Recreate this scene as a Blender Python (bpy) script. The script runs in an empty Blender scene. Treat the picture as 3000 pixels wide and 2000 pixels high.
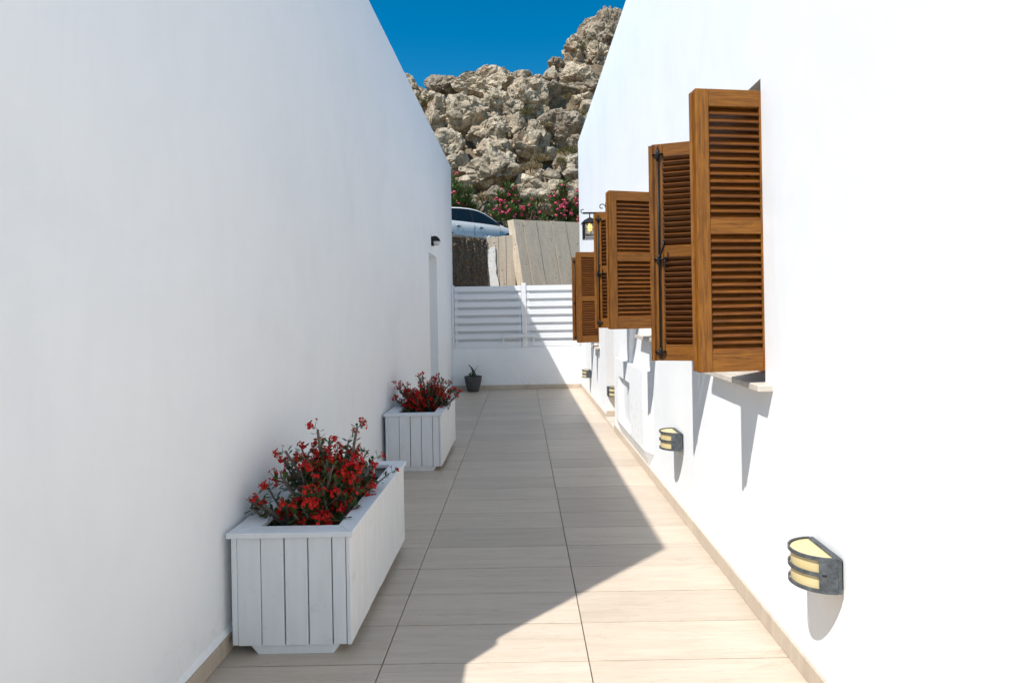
import bpy, bmesh, math, random
from mathutils import Vector, Matrix, noise

sc = bpy.context.scene
C = sc.collection
R = math.radians

# ------------------------------------------------------------------ camera
cam_d = bpy.data.cameras.new('camera')
cam = bpy.data.objects.new('camera', cam_d)
C.objects.link(cam)
cam_d.sensor_width = 36.0
cam_d.lens = 36.0 * 1292 / 2352
cam_d.shift_x = -21 / 2352
cam_d.shift_y = -72 / 2352
cam_d.clip_start = 0.05
cam_d.clip_end = 2000
cam.location = (0, 0, 1.53)
cam.rotation_euler = (Matrix.Rotation(R(90), 4, 'X') @ Matrix.Rotation(-0.017, 4, 'Z')).to_euler()
sc.camera = cam

# ------------------------------------------------------------------ sun and sky
SUN = Vector((0.51, 0.47, -1.0)).normalized()          # direction the light travels
sun_d = bpy.data.lights.new('sun', 'SUN')
sun_d.energy = 4.2
sun_d.angle = R(0.55)
sun_d.color = (1.0, 0.968, 0.93)
sun = bpy.data.objects.new('sun', sun_d)
C.objects.link(sun)
sun.rotation_euler = SUN.to_track_quat('-Z', 'Y').to_euler()
sun.location = (-20, -18, 40)

w = bpy.data.worlds.new('World')
sc.world = w
w.use_nodes = True
wn = w.node_tree
bg = wn.nodes['Background']
sky = wn.nodes.new('ShaderNodeTexSky')
sky.sky_type = 'NISHITA'
sky.sun_disc = False
sky.sun_elevation = math.asin(-SUN.z)
sky.sun_rotation = math.atan2(-SUN.x, -SUN.y)
sky.air_density = 1.0
sky.dust_density = 0.05
sky.ozone_density = 1.0
hs = wn.nodes.new('ShaderNodeHueSaturation')            # deep, clear Aegean blue over the whole sky
hs.inputs['Hue'].default_value = .490
hs.inputs['Saturation'].default_value = 1.55
wn.links.new(sky.outputs[0], hs.inputs['Color'])
wn.links.new(hs.outputs[0], bg.inputs[0])
bg.inputs[1].default_value = 0.10

sc.view_settings.view_transform = 'Standard'
sc.view_settings.look = 'None'
sc.view_settings.exposure = 0.50
sc.view_settings.gamma = 1.0
sc.cycles.max_bounces = 8
sc.cycles.diffuse_bounces = 5
sc.cycles.glossy_bounces = 3
sc.cycles.transmission_bounces = 6
sc.cycles.caustics_reflective = False
sc.cycles.caustics_refractive = False

# ------------------------------------------------------------------ helpers
class MB:
    """collects faces; build() links them as one mesh object"""
    def __init__(s):
        s.v = []; s.f = []; s.m = []
    def add(s, vs, fs, mi=0):
        o = len(s.v)
        s.v += [Vector(p) for p in vs]
        s.f += [tuple(i + o for i in f) for f in fs]
        s.m += [mi] * len(fs)
        return s
    def quad(s, a, b, c, d, mi=0):
        return s.add([a, b, c, d], [(0, 1, 2, 3)], mi)
    def box(s, lo, hi, b=0.0, mi=0, M=None):
        x0, y0, z0 = lo; x1, y1, z1 = hi
        c = Vector(((x0+x1)/2, (y0+y1)/2, (z0+z1)/2)); h = Vector(((x1-x0)/2, (y1-y0)/2, (z1-z0)/2))
        if b <= 0:
            vs = [c + Vector((h.x*i, h.y*j, h.z*k)) for i in (-1, 1) for j in (-1, 1) for k in (-1, 1)]
            fs = [(0,1,3,2),(4,6,7,5),(0,4,5,1),(2,3,7,6),(0,2,6,4),(1,5,7,3)]
        else:
            b = min(b, h.x*.45, h.y*.45, h.z*.45)
            vs = []; idx = {}
            for i in (-1, 1):
                for j in (-1, 1):
                    for k in (-1, 1):
                        for a in range(3):
                            e = [h.x-b, h.y-b, h.z-b]; e[a] += b
                            idx[(i, j, k, a)] = len(vs)
                            vs.append(c + Vector((e[0]*i, e[1]*j, e[2]*k)))
            fs = []
            for a in range(3):
                p, q = (a+1) % 3, (a+2) % 3
                for sgn in (-1, 1):
                    f = []
                    for sp, sq in ((-1,-1),(1,-1),(1,1),(-1,1)):
                        t = [0,0,0]; t[a] = sgn; t[p] = sp; t[q] = sq
                        f.append(idx[(t[0], t[1], t[2], a)])
                    fs.append(tuple(f))
                for sp in (-1, 1):
                    for sq in (-1, 1):
                        f = []
                        for st, ax in ((-1, p), (1, p), (1, q), (-1, q)):
                            t = [0,0,0]; t[a] = st; t[p] = sp; t[q] = sq
                            f.append(idx[(t[0], t[1], t[2], ax)])
                        fs.append(tuple(f))
            for i in (-1, 1):
                for j in (-1, 1):
                    for k in (-1, 1):
                        fs.append((idx[(i,j,k,0)], idx[(i,j,k,1)], idx[(i,j,k,2)]))
        if M is not None:
            vs = [M @ p for p in vs]
        return s.add(vs, fs, mi)
    def tube(s, pts, rad, n=8, mi=0, cap=True):
        pts = [Vector(p) for p in pts]
        if not hasattr(rad, '__len__'): rad = [rad]*len(pts)
        o = len(s.v); up = None
        for i, p in enumerate(pts):
            t = (pts[min(i+1, len(pts)-1)] - pts[max(i-1, 0)]).normalized()
            if up is None:
                up = Vector((0,0,1)) if abs(t.z) < .9 else Vector((1,0,0))
            a = (up - t*up.dot(t)).normalized(); up = a
            bb = t.cross(a)
            for k in range(n):
                an = 2*math.pi*k/n
                s.v.append(p + (a*math.cos(an) + bb*math.sin(an))*rad[i])
        for i in range(len(pts)-1):
            for k in range(n):
                s.f.append((o+i*n+k, o+i*n+(k+1)%n, o+(i+1)*n+(k+1)%n, o+(i+1)*n+k)); s.m.append(mi)
        if cap:
            s.f.append(tuple(o+k for k in range(n))); s.m.append(mi)
            e = o+(len(pts)-1)*n
            s.f.append(tuple(e+k for k in reversed(range(n)))); s.m.append(mi)
        return s
    def lathe(s, prof, c=(0,0,0), n=24, mi=0):
        o = len(s.v); c = Vector(c)
        for r, z in prof:
            for k in range(n):
                an = 2*math.pi*k/n
                s.v.append(c + Vector((r*math.cos(an), r*math.sin(an), z)))
        for i in range(len(prof)-1):
            for k in range(n):
                s.f.append((o+i*n+k, o+i*n+(k+1)%n, o+(i+1)*n+(k+1)%n, o+(i+1)*n+k)); s.m.append(mi)
        return s
    def prism(s, poly, d, mi=0):
        """poly: 3D loop, extruded by vector d"""
        n = len(poly); d = Vector(d)
        vs = [Vector(p) for p in poly] + [Vector(p)+d for p in poly]
        fs = [tuple(range(n)), tuple(reversed(range(n, 2*n)))] + [(i, (i+1)%n, n+(i+1)%n, n+i) for i in range(n)]
        return s.add(vs, fs, mi)
    def mesh(s, name, mats, smooth=False, recalc=True):
        me = bpy.data.meshes.new(name)
        me.from_pydata([tuple(p) for p in s.v], [], s.f)
        for m in (mats if isinstance(mats, (list, tuple)) else [mats]):
            me.materials.append(m)
        if any(s.m):
            me.polygons.foreach_set('material_index', s.m)
        if recalc:
            bm = bmesh.new(); bm.from_mesh(me)
            bmesh.ops.recalc_face_normals(bm, faces=bm.faces)
            bm.to_mesh(me); bm.free()
        if smooth:
            me.polygons.foreach_set('use_smooth', [True]*len(me.polygons))
        me.update()
        return me
    def build(s, name, mats, parent=None, smooth=False, origin=None, recalc=True):
        """world-space faces -> object; parent must be an unrotated root"""
        pw = WORLD.get(parent, Vector((0,0,0))) if parent else Vector((0,0,0))
        o = Vector(origin) if origin is not None else pw
        s.v = [p - o for p in s.v]
        ob = bpy.data.objects.new(name, s.mesh(name, mats, smooth, recalc))
        C.objects.link(ob)
        ob.parent = parent
        ob.location = o - pw
        WORLD[ob] = o
        return ob
    def local(s, name, mats, parent, smooth=False, loc=(0,0,0), recalc=True):
        ob = bpy.data.objects.new(name, s.mesh(name, mats, smooth, recalc))
        C.objects.link(ob); ob.parent = parent; ob.location = loc
        return ob

WORLD = {}
def tag(o, label=None, cat=None, group=None, kind=None):
    if label: o['label'] = label
    if cat: o['category'] = cat
    if group: o['group'] = group
    if kind: o['kind'] = kind
    return o
def empty(name, loc, rz=0.0):
    o = bpy.data.objects.new(name, None)
    C.objects.link(o); o.location = loc; o.rotation_euler = (0,0,rz)
    o.empty_display_size = .1
    WORLD[o] = Vector(loc)
    return o
def inst(name, me, parent, loc, rot=(0,0,0), sca=(1,1,1)):
    o = bpy.data.objects.new(name, me)
    C.objects.link(o); o.parent = parent; o.location = loc; o.rotation_euler = rot; o.scale = sca
    return o
def copy_tree(o, parent=None):
    c = o.copy(); C.objects.link(c); c.parent = parent
    for ch in list(o.children):
        copy_tree(ch, c)
    return c

# ------------------------------------------------------------------ materials
def new_mat(name, col=(.8,.8,.8), rough=.6, metal=0.0, spec=None):
    m = bpy.data.materials.new(name); m.use_nodes = True
    b = m.node_tree.nodes['Principled BSDF']
    b.inputs['Base Color'].default_value = (*col, 1)
    b.inputs['Roughness'].default_value = rough
    b.inputs['Metallic'].default_value = metal
    if spec is not None: b.inputs['Specular IOR Level'].default_value = spec
    return m, m.node_tree, b
def coords(nt, scale=(1,1,1), kind='Object', rand=0.0):
    tc = nt.nodes.new('ShaderNodeTexCoord')
    mp = nt.nodes.new('ShaderNodeMapping')
    mp.inputs['Scale'].default_value = scale
    src = tc.outputs[kind]
    if rand:
        oi = nt.nodes.new('ShaderNodeObjectInfo')
        mu = nt.nodes.new('ShaderNodeMath'); mu.operation = 'MULTIPLY'; mu.inputs[1].default_value = rand
        nt.links.new(oi.outputs['Random'], mu.inputs[0])
        ad = nt.nodes.new('ShaderNodeVectorMath'); ad.operation = 'ADD'
        nt.links.new(src, ad.inputs[0]); nt.links.new(mu.outputs[0], ad.inputs[1])
        src = ad.outputs[0]
    nt.links.new(src, mp.inputs['Vector'])
    return mp.outputs[0]
def nz(nt, vec, scale, detail=5, rough=.55, dist=0.0):
    n = nt.nodes.new('ShaderNodeTexNoise')
    n.inputs['Scale'].default_value = scale; n.inputs['Detail'].default_value = detail
    n.inputs['Roughness'].default_value = rough; n.inputs['Distortion'].default_value = dist
    nt.links.new(vec, n.inputs['Vector'])
    return n.outputs['Fac']
def vor(nt, vec, scale, feature='F1'):
    n = nt.nodes.new('ShaderNodeTexVoronoi'); n.feature = feature
    n.inputs['Scale'].default_value = scale
    nt.links.new(vec, n.inputs['Vector'])
    return n.outputs['Distance']
def ramp(nt, fac, stops):
    r = nt.nodes.new('ShaderNodeValToRGB')
    el = r.color_ramp.elements
    while len(el) > 1: el.remove(el[-1])
    for i, (p, c) in enumerate(stops):
        e = el[0] if i == 0 else el.new(p)
        e.position = p
        e.color = (*c, 1) if len(c) == 3 else c
    nt.links.new(fac, r.inputs[0])
    return r.outputs['Color']
def mix(nt, a, b, fac, mode='MIX'):
    n = nt.nodes.new('ShaderNodeMix'); n.data_type = 'RGBA'; n.blend_type = mode
    for sock, val in ((n.inputs['Factor'], fac), (n.inputs['A'], a), (n.inputs['B'], b)):
        if hasattr(val, 'is_linked') or hasattr(val, 'links'):
            nt.links.new(val, sock)
        elif isinstance(val, (int, float)):
            sock.default_value = val
        else:
            sock.default_value = (*val, 1)
    return n.outputs['Result']
def math_n(nt, op, a, b=None):
    n = nt.nodes.new('ShaderNodeMath'); n.operation = op
    for i, v in enumerate((a, b)):
        if v is None: continue
        if isinstance(v, (int, float)): n.inputs[i].default_value = v
        else: nt.links.new(v, n.inputs[i])
    return n.outputs[0]
def bump(nt, b, h, strength=.3, dist=.01, prev=None):
    n = nt.nodes.new('ShaderNodeBump')
    n.inputs['Strength'].default_value = strength; n.inputs['Distance'].default_value = dist
    nt.links.new(h, n.inputs['Height'])
    if prev is not None: nt.links.new(prev, n.inputs['Normal'])
    nt.links.new(n.outputs[0], b.inputs['Normal'])
    return n.outputs[0]

M = {}
# white plaster
m, nt, b = new_mat('plaster', rough=.85)
v = coords(nt)
c1 = ramp(nt, nz(nt, v, .9, 7, .62, .5), [(.30, (.81,.82,.82)), (.5, (.85,.857,.853)), (.72, (.868,.87,.862))])
tr = nz(nt, coords(nt, (1.5, 1.5, .45)), 3.0, 5, .6, 1.5)
c1 = mix(nt, c1, ramp(nt, tr, [(.35, (.965,.965,.965)), (.6, (1.01,1.01,1.01))]), .45, 'MULTIPLY')
spots = ramp(nt, nz(nt, v, 11, 4), [(.72, (0,0,0)), (.80, (1,1,1))])
c1 = mix(nt, c1, (.66,.655,.63), math_n(nt, 'MULTIPLY', spots, .25))
sep = nt.nodes.new('ShaderNodeSeparateXYZ'); nt.links.new(v, sep.inputs[0])
low = ramp(nt, sep.outputs[2], [(.06, (1,1,1)), (.30, (0,0,0))])
spl = ramp(nt, nz(nt, v, 14, 6, .75), [(.50, (0,0,0)), (.68, (1,1,1))])
splash = mix(nt, (0,0,0), spl, low)
nt.links.new(mix(nt, c1, (.52,.47,.40), math_n(nt, 'MULTIPLY', splash, .45)), b.inputs['Base Color'])
hgt = math_n(nt, 'ADD', math_n(nt, 'MULTIPLY', nz(nt, v, 2.2, 2), 1.6), math_n(nt, 'ADD', math_n(nt, 'MULTIPLY', nz(nt, v, 45, 2), .10), math_n(nt, 'MULTIPLY', tr, .55)))
bump(nt, b, hgt, .18, .02)
M['plaster'] = m

# floor tile
m, nt, b = new_mat('floor_tile', rough=.38)
v = coords(nt, (1, 1, 1), rand=37.0)
sv = nt.nodes.new('ShaderNodeMapping'); sv.inputs['Scale'].default_value = (1.1, 13, 1)
nt.links.new(v, sv.inputs['Vector']); sv = sv.outputs[0]
st = nz(nt, sv, 1.6, 7, .62, .35)
c1 = ramp(nt, st, [(.25, (.450,.368,.284)), (.5, (.545,.458,.365)), (.75, (.605,.522,.425))])
fine = nz(nt, sv, 9, 4)
c2 = mix(nt, c1, ramp(nt, fine, [(.3, (.45,.36,.272)), (.7, (.62,.525,.41))]), .28)
oi = nt.nodes.new('ShaderNodeObjectInfo')
tint = ramp(nt, oi.outputs['Random'], [(0, (.90,.90,.90)), (.5, (.98,.98,.98)), (1, (1.06,1.06,1.06))])
c3 = mix(nt, c2, tint, 1.0, 'MULTIPLY')
vein = ramp(nt, nz(nt, sv, 1.05, 5, .6, 1.2), [(.485, (0,0,0)), (.5, (1,1,1)), (.515, (0,0,0))])
c4 = mix(nt, c3, (.30,.23,.17), math_n(nt, 'MULTIPLY', vein, .35))
dv = coords(nt, kind='Object', rand=11.0)
dirt = ramp(nt, nz(nt, dv, 16, 5, .7), [(.66, (0,0,0)), (.78, (1,1,1))])
nt.links.new(mix(nt, c4, (.26,.22,.18), math_n(nt, 'MULTIPLY', dirt, .35)), b.inputs['Base Color'])
nt.links.new(ramp(nt, fine, [(.3, (.30,)*3), (.7, (.5,)*3)]), b.inputs['Roughness'])
bump(nt, b, st, .06, .002)
M['tile'] = m
M['grout'] = new_mat('grout', (.13,.10,.078), .95)[0]

# varnished wood, grain along x / along z
def wood(name, sc_, k=1.0, hue=(1,1,1)):
    m, nt, b = new_mat(name, rough=.42, spec=.32)
    v = coords(nt, sc_, rand=23.0)
    g = nz(nt, v, 3.2, 7, .6, .6)
    col = ramp(nt, g, [(.25, (.080*k,.025*k,.004*k)), (.48, (.200*k,.073*k,.008*k)), (.75, (.315*k,.128*k,.014*k))])
    oi = nt.nodes.new('ShaderNodeObjectInfo')
    t = ramp(nt, oi.outputs['Random'], [(0, (.78,.76,.80)), (1, (1.12,1.10,1.05))])
    col = mix(nt, col, t, 1.0, 'MULTIPLY')
    col = mix(nt, col, hue, 1.0, 'MULTIPLY')
    kn = ramp(nt, nz(nt, coords(nt, rand=9.0), 7, 3), [(.72, (0,0,0)), (.80, (1,1,1))])
    nt.links.new(mix(nt, col, (.035,.012,.004), math_n(nt, 'MULTIPLY', kn, .5)), b.inputs['Base Color'])
    nt.links.new(ramp(nt, g, [(.3, (.5,)*3), (.7, (.32,)*3)]), b.inputs['Roughness'])
    bump(nt, b, g, .15, .002)
    return m
M['wood_x'] = wood('wood_along', (2.2, 30, 30))
M['wood_z'] = wood('wood_upright', (30, 30, 2.2))
M['slat'] = wood('wood_slat', (2.0, 26, 26), .64, (1.05,.92,1.12))

# iron
m, nt, b = new_mat('black_iron', (.012,.012,.013), .45, .4)
bump(nt, b, nz(nt, coords(nt), 90, 3), .2, .002)
M['iron'] = m

# white painted timber
m, nt, b = new_mat('painted_timber', rough=.6)
v = coords(nt, (5, 5, .8), rand=17.0)
g = nz(nt, v, 5, 6)
c1 = ramp(nt, g, [(.3, (.705,.715,.72)), (.7, (.765,.775,.78))])
dm = ramp(nt, nz(nt, coords(nt, rand=5.0), 7, 6, .7), [(.60, (0,0,0)), (.75, (1,1,1))])
nt.links.new(mix(nt, c1, (.42,.40,.36), math_n(nt, 'MULTIPLY', dm, .45)), b.inputs['Base Color'])
bump(nt, b, g, .08, .003)
M['painted'] = m
m, nt, b = new_mat('white_fence_paint', (.78,.785,.79), .42)
bump(nt, b, nz(nt, coords(nt), 30, 3), .05, .003)
M['fence'] = m
M['gap_dark'] = new_mat('near_black', (.012,.012,.012), .9)[0]  # near-black, put behind gaps to stand in for shade
m, nt, b = new_mat('soil', rough=1.0)
v = coords(nt)
nt.links.new(ramp(nt, nz(nt, v, 60, 5), [(.35, (.012,.009,.006)), (.7, (.06,.042,.028))]), b.inputs['Base Color'])
bump(nt, b, nz(nt, v, 45, 5), 1.0, .02)
M['soil'] = m

# marble sill
m, nt, b = new_mat('sill_stone', rough=.45)
v = coords(nt)
nt.links.new(ramp(nt, nz(nt, v, 9, 7, .65, .8), [(.3, (.50,.44,.36)), (.7, (.66,.61,.53))]), b.inputs['Base Color'])
M['sill'] = m

# lamps
m, nt, b = new_mat('lamp_metal', rough=.55, metal=.35)
v = coords(nt)
nt.links.new(ramp(nt, nz(nt, v, 38, 6, .7), [(.3, (.045,.053,.060)), (.60, (.12,.132,.14)), (.70, (.20,.21,.21)), (.73, (.6,.6,.58))]), b.inputs['Base Color'])
bump(nt, b, nz(nt, v, 120, 3), .2, .001)
M['lampmetal'] = m
m, nt, b = new_mat('cream_diffuser', (.66,.53,.27), .35)
nt.links.new(ramp(nt, nz(nt, coords(nt), 11, 3), [(.3, (.60,.47,.23)), (.7, (.68,.57,.32))]), b.inputs['Base Color'])
M['cream'] = m
m, nt, b = new_mat('frosted_pane', (.75,.74,.70), .35)
b.inputs['Transmission Weight'].default_value = .75
bump(nt, b, nz(nt, coords(nt), 80, 2), .25, .002)
M['pane'] = m
m, nt, b = new_mat('lit_bulb', (1,.8,.4), .4)
b.inputs['Emission Color'].default_value = (1, .62, .18, 1); b.inputs['Emission Strength'].default_value = 6
M['bulb'] = m
M['spotlens'] = new_mat('spot_lens', (.62,.60,.60), .3)[0]

# concrete
def concrete(name, lo, hi, streak=(7, 7, .7)):
    m, nt, b = new_mat(name, rough=.9)
    v = coords(nt, rand=13.0)
    s = nz(nt, coords(nt, streak, rand=13.0), 1.2, 6)
    c1 = ramp(nt, s, [(.3, lo), (.7, hi)])
    c1 = mix(nt, c1, ramp(nt, nz(nt, v, 14, 6, .7), [(.3, (.80,.78,.75)), (.7, (1.05,1.05,1.05))]), .8, 'MULTIPLY')
    pit = ramp(nt, vor(nt, v, 8), [(.12, (1,1,1)), (.24, (0,0,0))])
    pm = ramp(nt, nz(nt, coords(nt, (3.5, 3.5, .8), rand=7.0), 1.6, 4), [(.54, (0,0,0)), (.62, (1,1,1))])
    f = mix(nt, (0,0,0), pit, pm)
    nt.links.new(mix(nt, c1, (.10,.085,.07), f), b.inputs['Base Color'])
    p = bump(nt, b, nz(nt, v, 30, 5), .35, .01)
    return m
M['concrete'] = concrete('formwork_concrete', (.555,.445,.32), (.665,.55,.41))
M['patch'] = concrete('pale_render', (.78,.74,.66), (.88,.84,.76))
m, nt, b = new_mat('spatterdash', rough=1.0)
v = coords(nt)
c1 = ramp(nt, nz(nt, v, 34, 6, .75), [(.32, (.10,.060,.034)), (.52, (.26,.175,.105)), (.72, (.46,.34,.22))])
st = ramp(nt, nz(nt, coords(nt, (7, 7, .8)), 1.5, 4), [(.35, (.7,.68,.66)), (.65, (1.1,1.1,1.1))])
nt.links.new(mix(nt, c1, st, 1.0, 'MULTIPLY'), b.inputs['Base Color'])
bump(nt, b, nz(nt, v, 30, 5, .7), 1.0, .05)
M['spatter'] = m
m, nt, b = new_mat('asphalt', rough=.95)
nt.links.new(ramp(nt, nz(nt, coords(nt), 40, 4), [(.3, (.045,.045,.045)), (.7, (.075,.073,.07))]), b.inputs['Base Color'])
M['asphalt'] = m
m, nt, b = new_mat('dry_ground', rough=1.0)
v = coords(nt)
nt.links.new(ramp(nt, nz(nt, v, .6, 8, .65), [(.3, (.20,.14,.085)), (.55, (.30,.22,.14)), (.75, (.34,.28,.18))]), b.inputs['Base Color'])
bump(nt, b, nz(nt, v, 6, 6), .6, .1)
M['ground'] = m

# limestone
m, nt, b = new_mat('limestone', rough=.95)
v = coords(nt, rand=41.0)
c1 = ramp(nt, nz(nt, v, .9, 8, .68, .4), [(.30, (.20,.155,.112)), (.42, (.45,.365,.258)), (.55, (.62,.525,.39)), (.75, (.72,.635,.50))])
lich = ramp(nt, nz(nt, v, 2.6, 7, .7), [(.50, (0,0,0)), (.60, (1,1,1))])
c2 = mix(nt, c1, (.20,.17,.13), math_n(nt, 'MULTIPLY', lich, .6))
c2 = mix(nt, c2, ramp(nt, nz(nt, v, 9, 5, .7), [(.35, (.62,.60,.57)), (.62, (1.12,1.12,1.12))]), .9, 'MULTIPLY')
iron = ramp(nt, nz(nt, v, .55, 4), [(.57, (0,0,0)), (.70, (1,1,1))])
c3 = mix(nt, c2, (.37,.225,.125), math_n(nt, 'MULTIPLY', iron, .6))
pits = ramp(nt, vor(nt, v, 5.5), [(.10, (1,1,1)), (.30, (0,0,0))])
pm = ramp(nt, nz(nt, v, 1.7, 4), [(.46, (0,0,0)), (.60, (1,1,1))])
pf = mix(nt, (0,0,0), pits, pm)
oi = nt.nodes.new('ShaderNodeObjectInfo')
c3 = mix(nt, c3, ramp(nt, oi.outputs['Random'], [(0, (.72,.70,.69)), (.5, (1.02,1.0,.97)), (1, (1.22,1.20,1.16))]), 1.0, 'MULTIPLY')
nt.links.new(mix(nt, c3, (.09,.07,.05), math_n(nt, 'MULTIPLY', pf, .7)), b.inputs['Base Color'])
hgt = math_n(nt, 'SUBTRACT', nz(nt, v, 3.2, 8, .74), math_n(nt, 'MULTIPLY', pf, .35))
bump(nt, b, hgt, 1.0, .20)
M['rock'] = m

# plants
def leafmat(name, a, c, rough=.5):
    m, nt, b = new_mat(name, rough=rough)
    geo = nt.nodes.new('ShaderNodeNewGeometry')
    nt.links.new(ramp(nt, geo.outputs['Random Per Island'], [(0, a), (1, c)]), b.inputs['Base Color'])
    b.inputs['Specular IOR Level'].default_value = .25
    return m
M['leaf'] = leafmat('thorn_leaf', (.016,.038,.008), (.070,.115,.020))
M['stem'] = leafmat('thorn_stem', (.10,.080,.062), (.20,.165,.135), .85)
M['red'] = leafmat('red_bract', (.34,.002,.003), (.60,.004,.006), .7)
M['bud'] = leafmat('bud_yellow', (.35,.16,.03), (.45,.22,.04))
M['oleander'] = leafmat('oleander_leaf', (.060,.115,.026), (.20,.28,.085), .5)
M['pink'] = leafmat('pink_petal', (.58,.030,.085), (.80,.15,.24), .6)
M['olive'] = leafmat('olive_scrub', (.085,.082,.025), (.20,.17,.065), .8)
M['straw'] = leafmat('straw_scrub', (.16,.115,.05), (.30,.225,.11), .85)
M['bark'] = leafmat('bark', (.09,.07,.05), (.12,.09,.06), .9)
m, nt, b = new_mat('snake_leaf', rough=.4)
v = coords(nt, (2, 2, 26))
nt.links.new(ramp(nt, nz(nt, v, 1.5, 3, .5, .5), [(.4, (.014,.035,.014)), (.6, (.075,.11,.055))]), b.inputs['Base Color'])
M['snake'] = m
m, nt, b = new_mat('grey_pot', rough=.8)
nt.links.new(ramp(nt, nz(nt, coords(nt), 8, 6), [(.3, (.052,.053,.055)), (.7, (.078,.078,.079))]), b.inputs['Base Color'])
M['pot'] = m

# car
m, nt, b = new_mat('silver_paint', (.72,.70,.68), .45, .0, .25)
b.inputs['Coat Weight'].default_value = .12; b.inputs['Coat Roughness'].default_value = .05
M['paint'] = m
m, nt, b = new_mat('tinted_glass', (.008,.011,.012), .03)
b.inputs['Specular IOR Level'].default_value = .6
M['glass'] = m
M['trim'] = new_mat('black_trim', (.010,.010,.011), .5)[0]
M['tyre'] = new_mat('tyre', (.015,.015,.015), .85)[0]
M['rim'] = new_mat('alloy_rim', (.45,.46,.47), .35, .8)[0]
M['chrome'] = new_mat('bright_handle', (.80,.82,.84), .15, .8)[0]
m, nt, b = new_mat('house_glass', (.02,.025,.03), .05)
M['hglass'] = m

# ------------------------------------------------------------------ ground sheets
LX, RX = -1.36, 1.15          # faces of the two house walls
mb = MB(); n = 24
mb.quad((-600,-600,-.06), (600,-600,-.06), (600,900,-.06), (-600,900,-.06))
tag(mb.build('ground', M['ground']), kind='structure')

# terrace floor: grout bed with single tiles on it
mb = MB()
mb.box((-1.5, .05, -.05), (1.30, 10.95, -.012))
floor = mb.build('terrace_floor', M['grout'], origin=(0, 5, 0))
tag(floor, kind='structure')
mb = MB(); mb.box((-1.5, -9, -.05), (1.30, .048, -.003))
tag(mb.build('rear_pavement', M['tile']), kind='structure')
cols = [(-1.50, -.631), (-.631, .270), (.270, 1.148)]
rnd = random.Random(4)
tmesh = []
for x0, x1 in cols:
    t = MB(); hw = (x1-x0)/2 - .0022
    t.box((-hw, -.1472, -.02), (hw, .1472, 0), .0016)
    tmesh.append(t.mesh('tile', M['tile']))
for k in range(-8, 28):
    y = 2.45 + .3*k + .15
    for (x0, x1), me in zip(cols, tmesh):
        inst('tile', me, floor, ((x0+x1)/2, y-5, rnd.uniform(-.0006, .0006)), (0, 0, 0))
for (x0, x1) in cols:
    t = MB(); t.box((x0+.0016, 10.8516, -.02), (x1-.0016, 10.945, 0), .0016)
    t.build('tile', M['tile'], floor, origin=((x0+x1)/2, 10.9, 0))

# ------------------------------------------------------------------ houses
def wall_sheet(mb, X, nx, y0, y1, z0, z1, holes, back):
    """upright plaster face at X with rectangular holes (ya, yb, za, zb, depth); nx = side it faces"""
    ys = sorted({y0, y1, *[h[0] for h in holes], *[h[1] for h in holes]})
    zs = sorted({z0, z1, *[h[2] for h in holes], *[h[3] for h in holes]})
    ch = .025
    for a, bb in zip(ys, ys[1:]):
        for c, d in zip(zs, zs[1:]):
            my, mz = (a+bb)/2, (c+d)/2
            if any(h[0] < my < h[1] and h[2] < mz < h[3] for h in holes): continue
            dd = d - ch if abs(d - z1) < 1e-6 else d
            mb.quad((X, a, c), (X, bb, c), (X, bb, dd), (X, a, dd))
    for a, bb, c, d, dep in holes:
        Xi = X - nx*dep
        mb.quad((X,a,c), (Xi,a,c), (Xi,a,d), (X,a,d))
        mb.quad((X,bb,c), (X,bb,d), (Xi,bb,d), (Xi,bb,c))
        mb.quad((X,a,d), (Xi,a,d), (Xi,bb,d), (X,bb,d))
        mb.quad((X,a,c), (X,bb,c), (Xi,bb,c), (Xi,a,c))
    Xc = X - nx*ch
    mb.quad((X,y0,z1-ch), (X,y1,z1-ch), (Xc,y1,z1), (Xc,y0,z1))
    mb.quad((Xc,y0,z1), (Xc,y1,z1), (back,y1,z1), (back,y0,z1))
    for y in (y0, y1):
        mb.add([(X,y,z0), (X,y,z1-ch), (Xc,y,z1), (back,y,z1), (back,y,z0)], [(0,1,2,3,4)])
    mb.quad((back,y0,z0), (back,y1,z0), (back,y1,z1), (back,y0,z1))

# --- house in shade (left of the alley)
lh = empty('white_house', (LX, 6.4, 0))
tag(lh, 'tall plain white plastered house wall in shade behind the two flower planters', 'house')
mb = MB()
wall_sheet(mb, LX, 1, 1.5, 11.25, -.05, 4.44, [(8.37, 9.15, 0.0, 2.415, .20)], -7.5)
low = [(LX, 1.5, -.05), (LX, 1.5, 2.40), (LX, 1.45, 2.40), (LX, 1.43, 2.15), (LX, -5, 2.15), (LX, -5, -.05)]
mb.add([Vector(q) for q in low] + [Vector(q) + Vector((-.28, 0, 0)) for q in low],
       [(0,1,2,3,4,5), (11,10,9,8,7,6), (1,2,8,7), (2,3,9,8), (3,4,10,9), (4,5,11,10)])
mb.build('wall', M['plaster'], lh, recalc=False)
d = MB(); d.box((LX-.245, 8.372, 0.02), (LX-.205, 9.148, 2.413), .004)
door = d.build('door', M['fence'], lh, origin=(LX-.22, 8.76, 1.2))
h = MB(); h.tube([(LX-.20, 8.47, 1.05), (LX-.15, 8.47, 1.05), (LX-.15, 8.60, 1.05)], .01, 8)
h.build('handle', M['chrome'], door)
yy = -1.0
rnd = random.Random(2)
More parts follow.
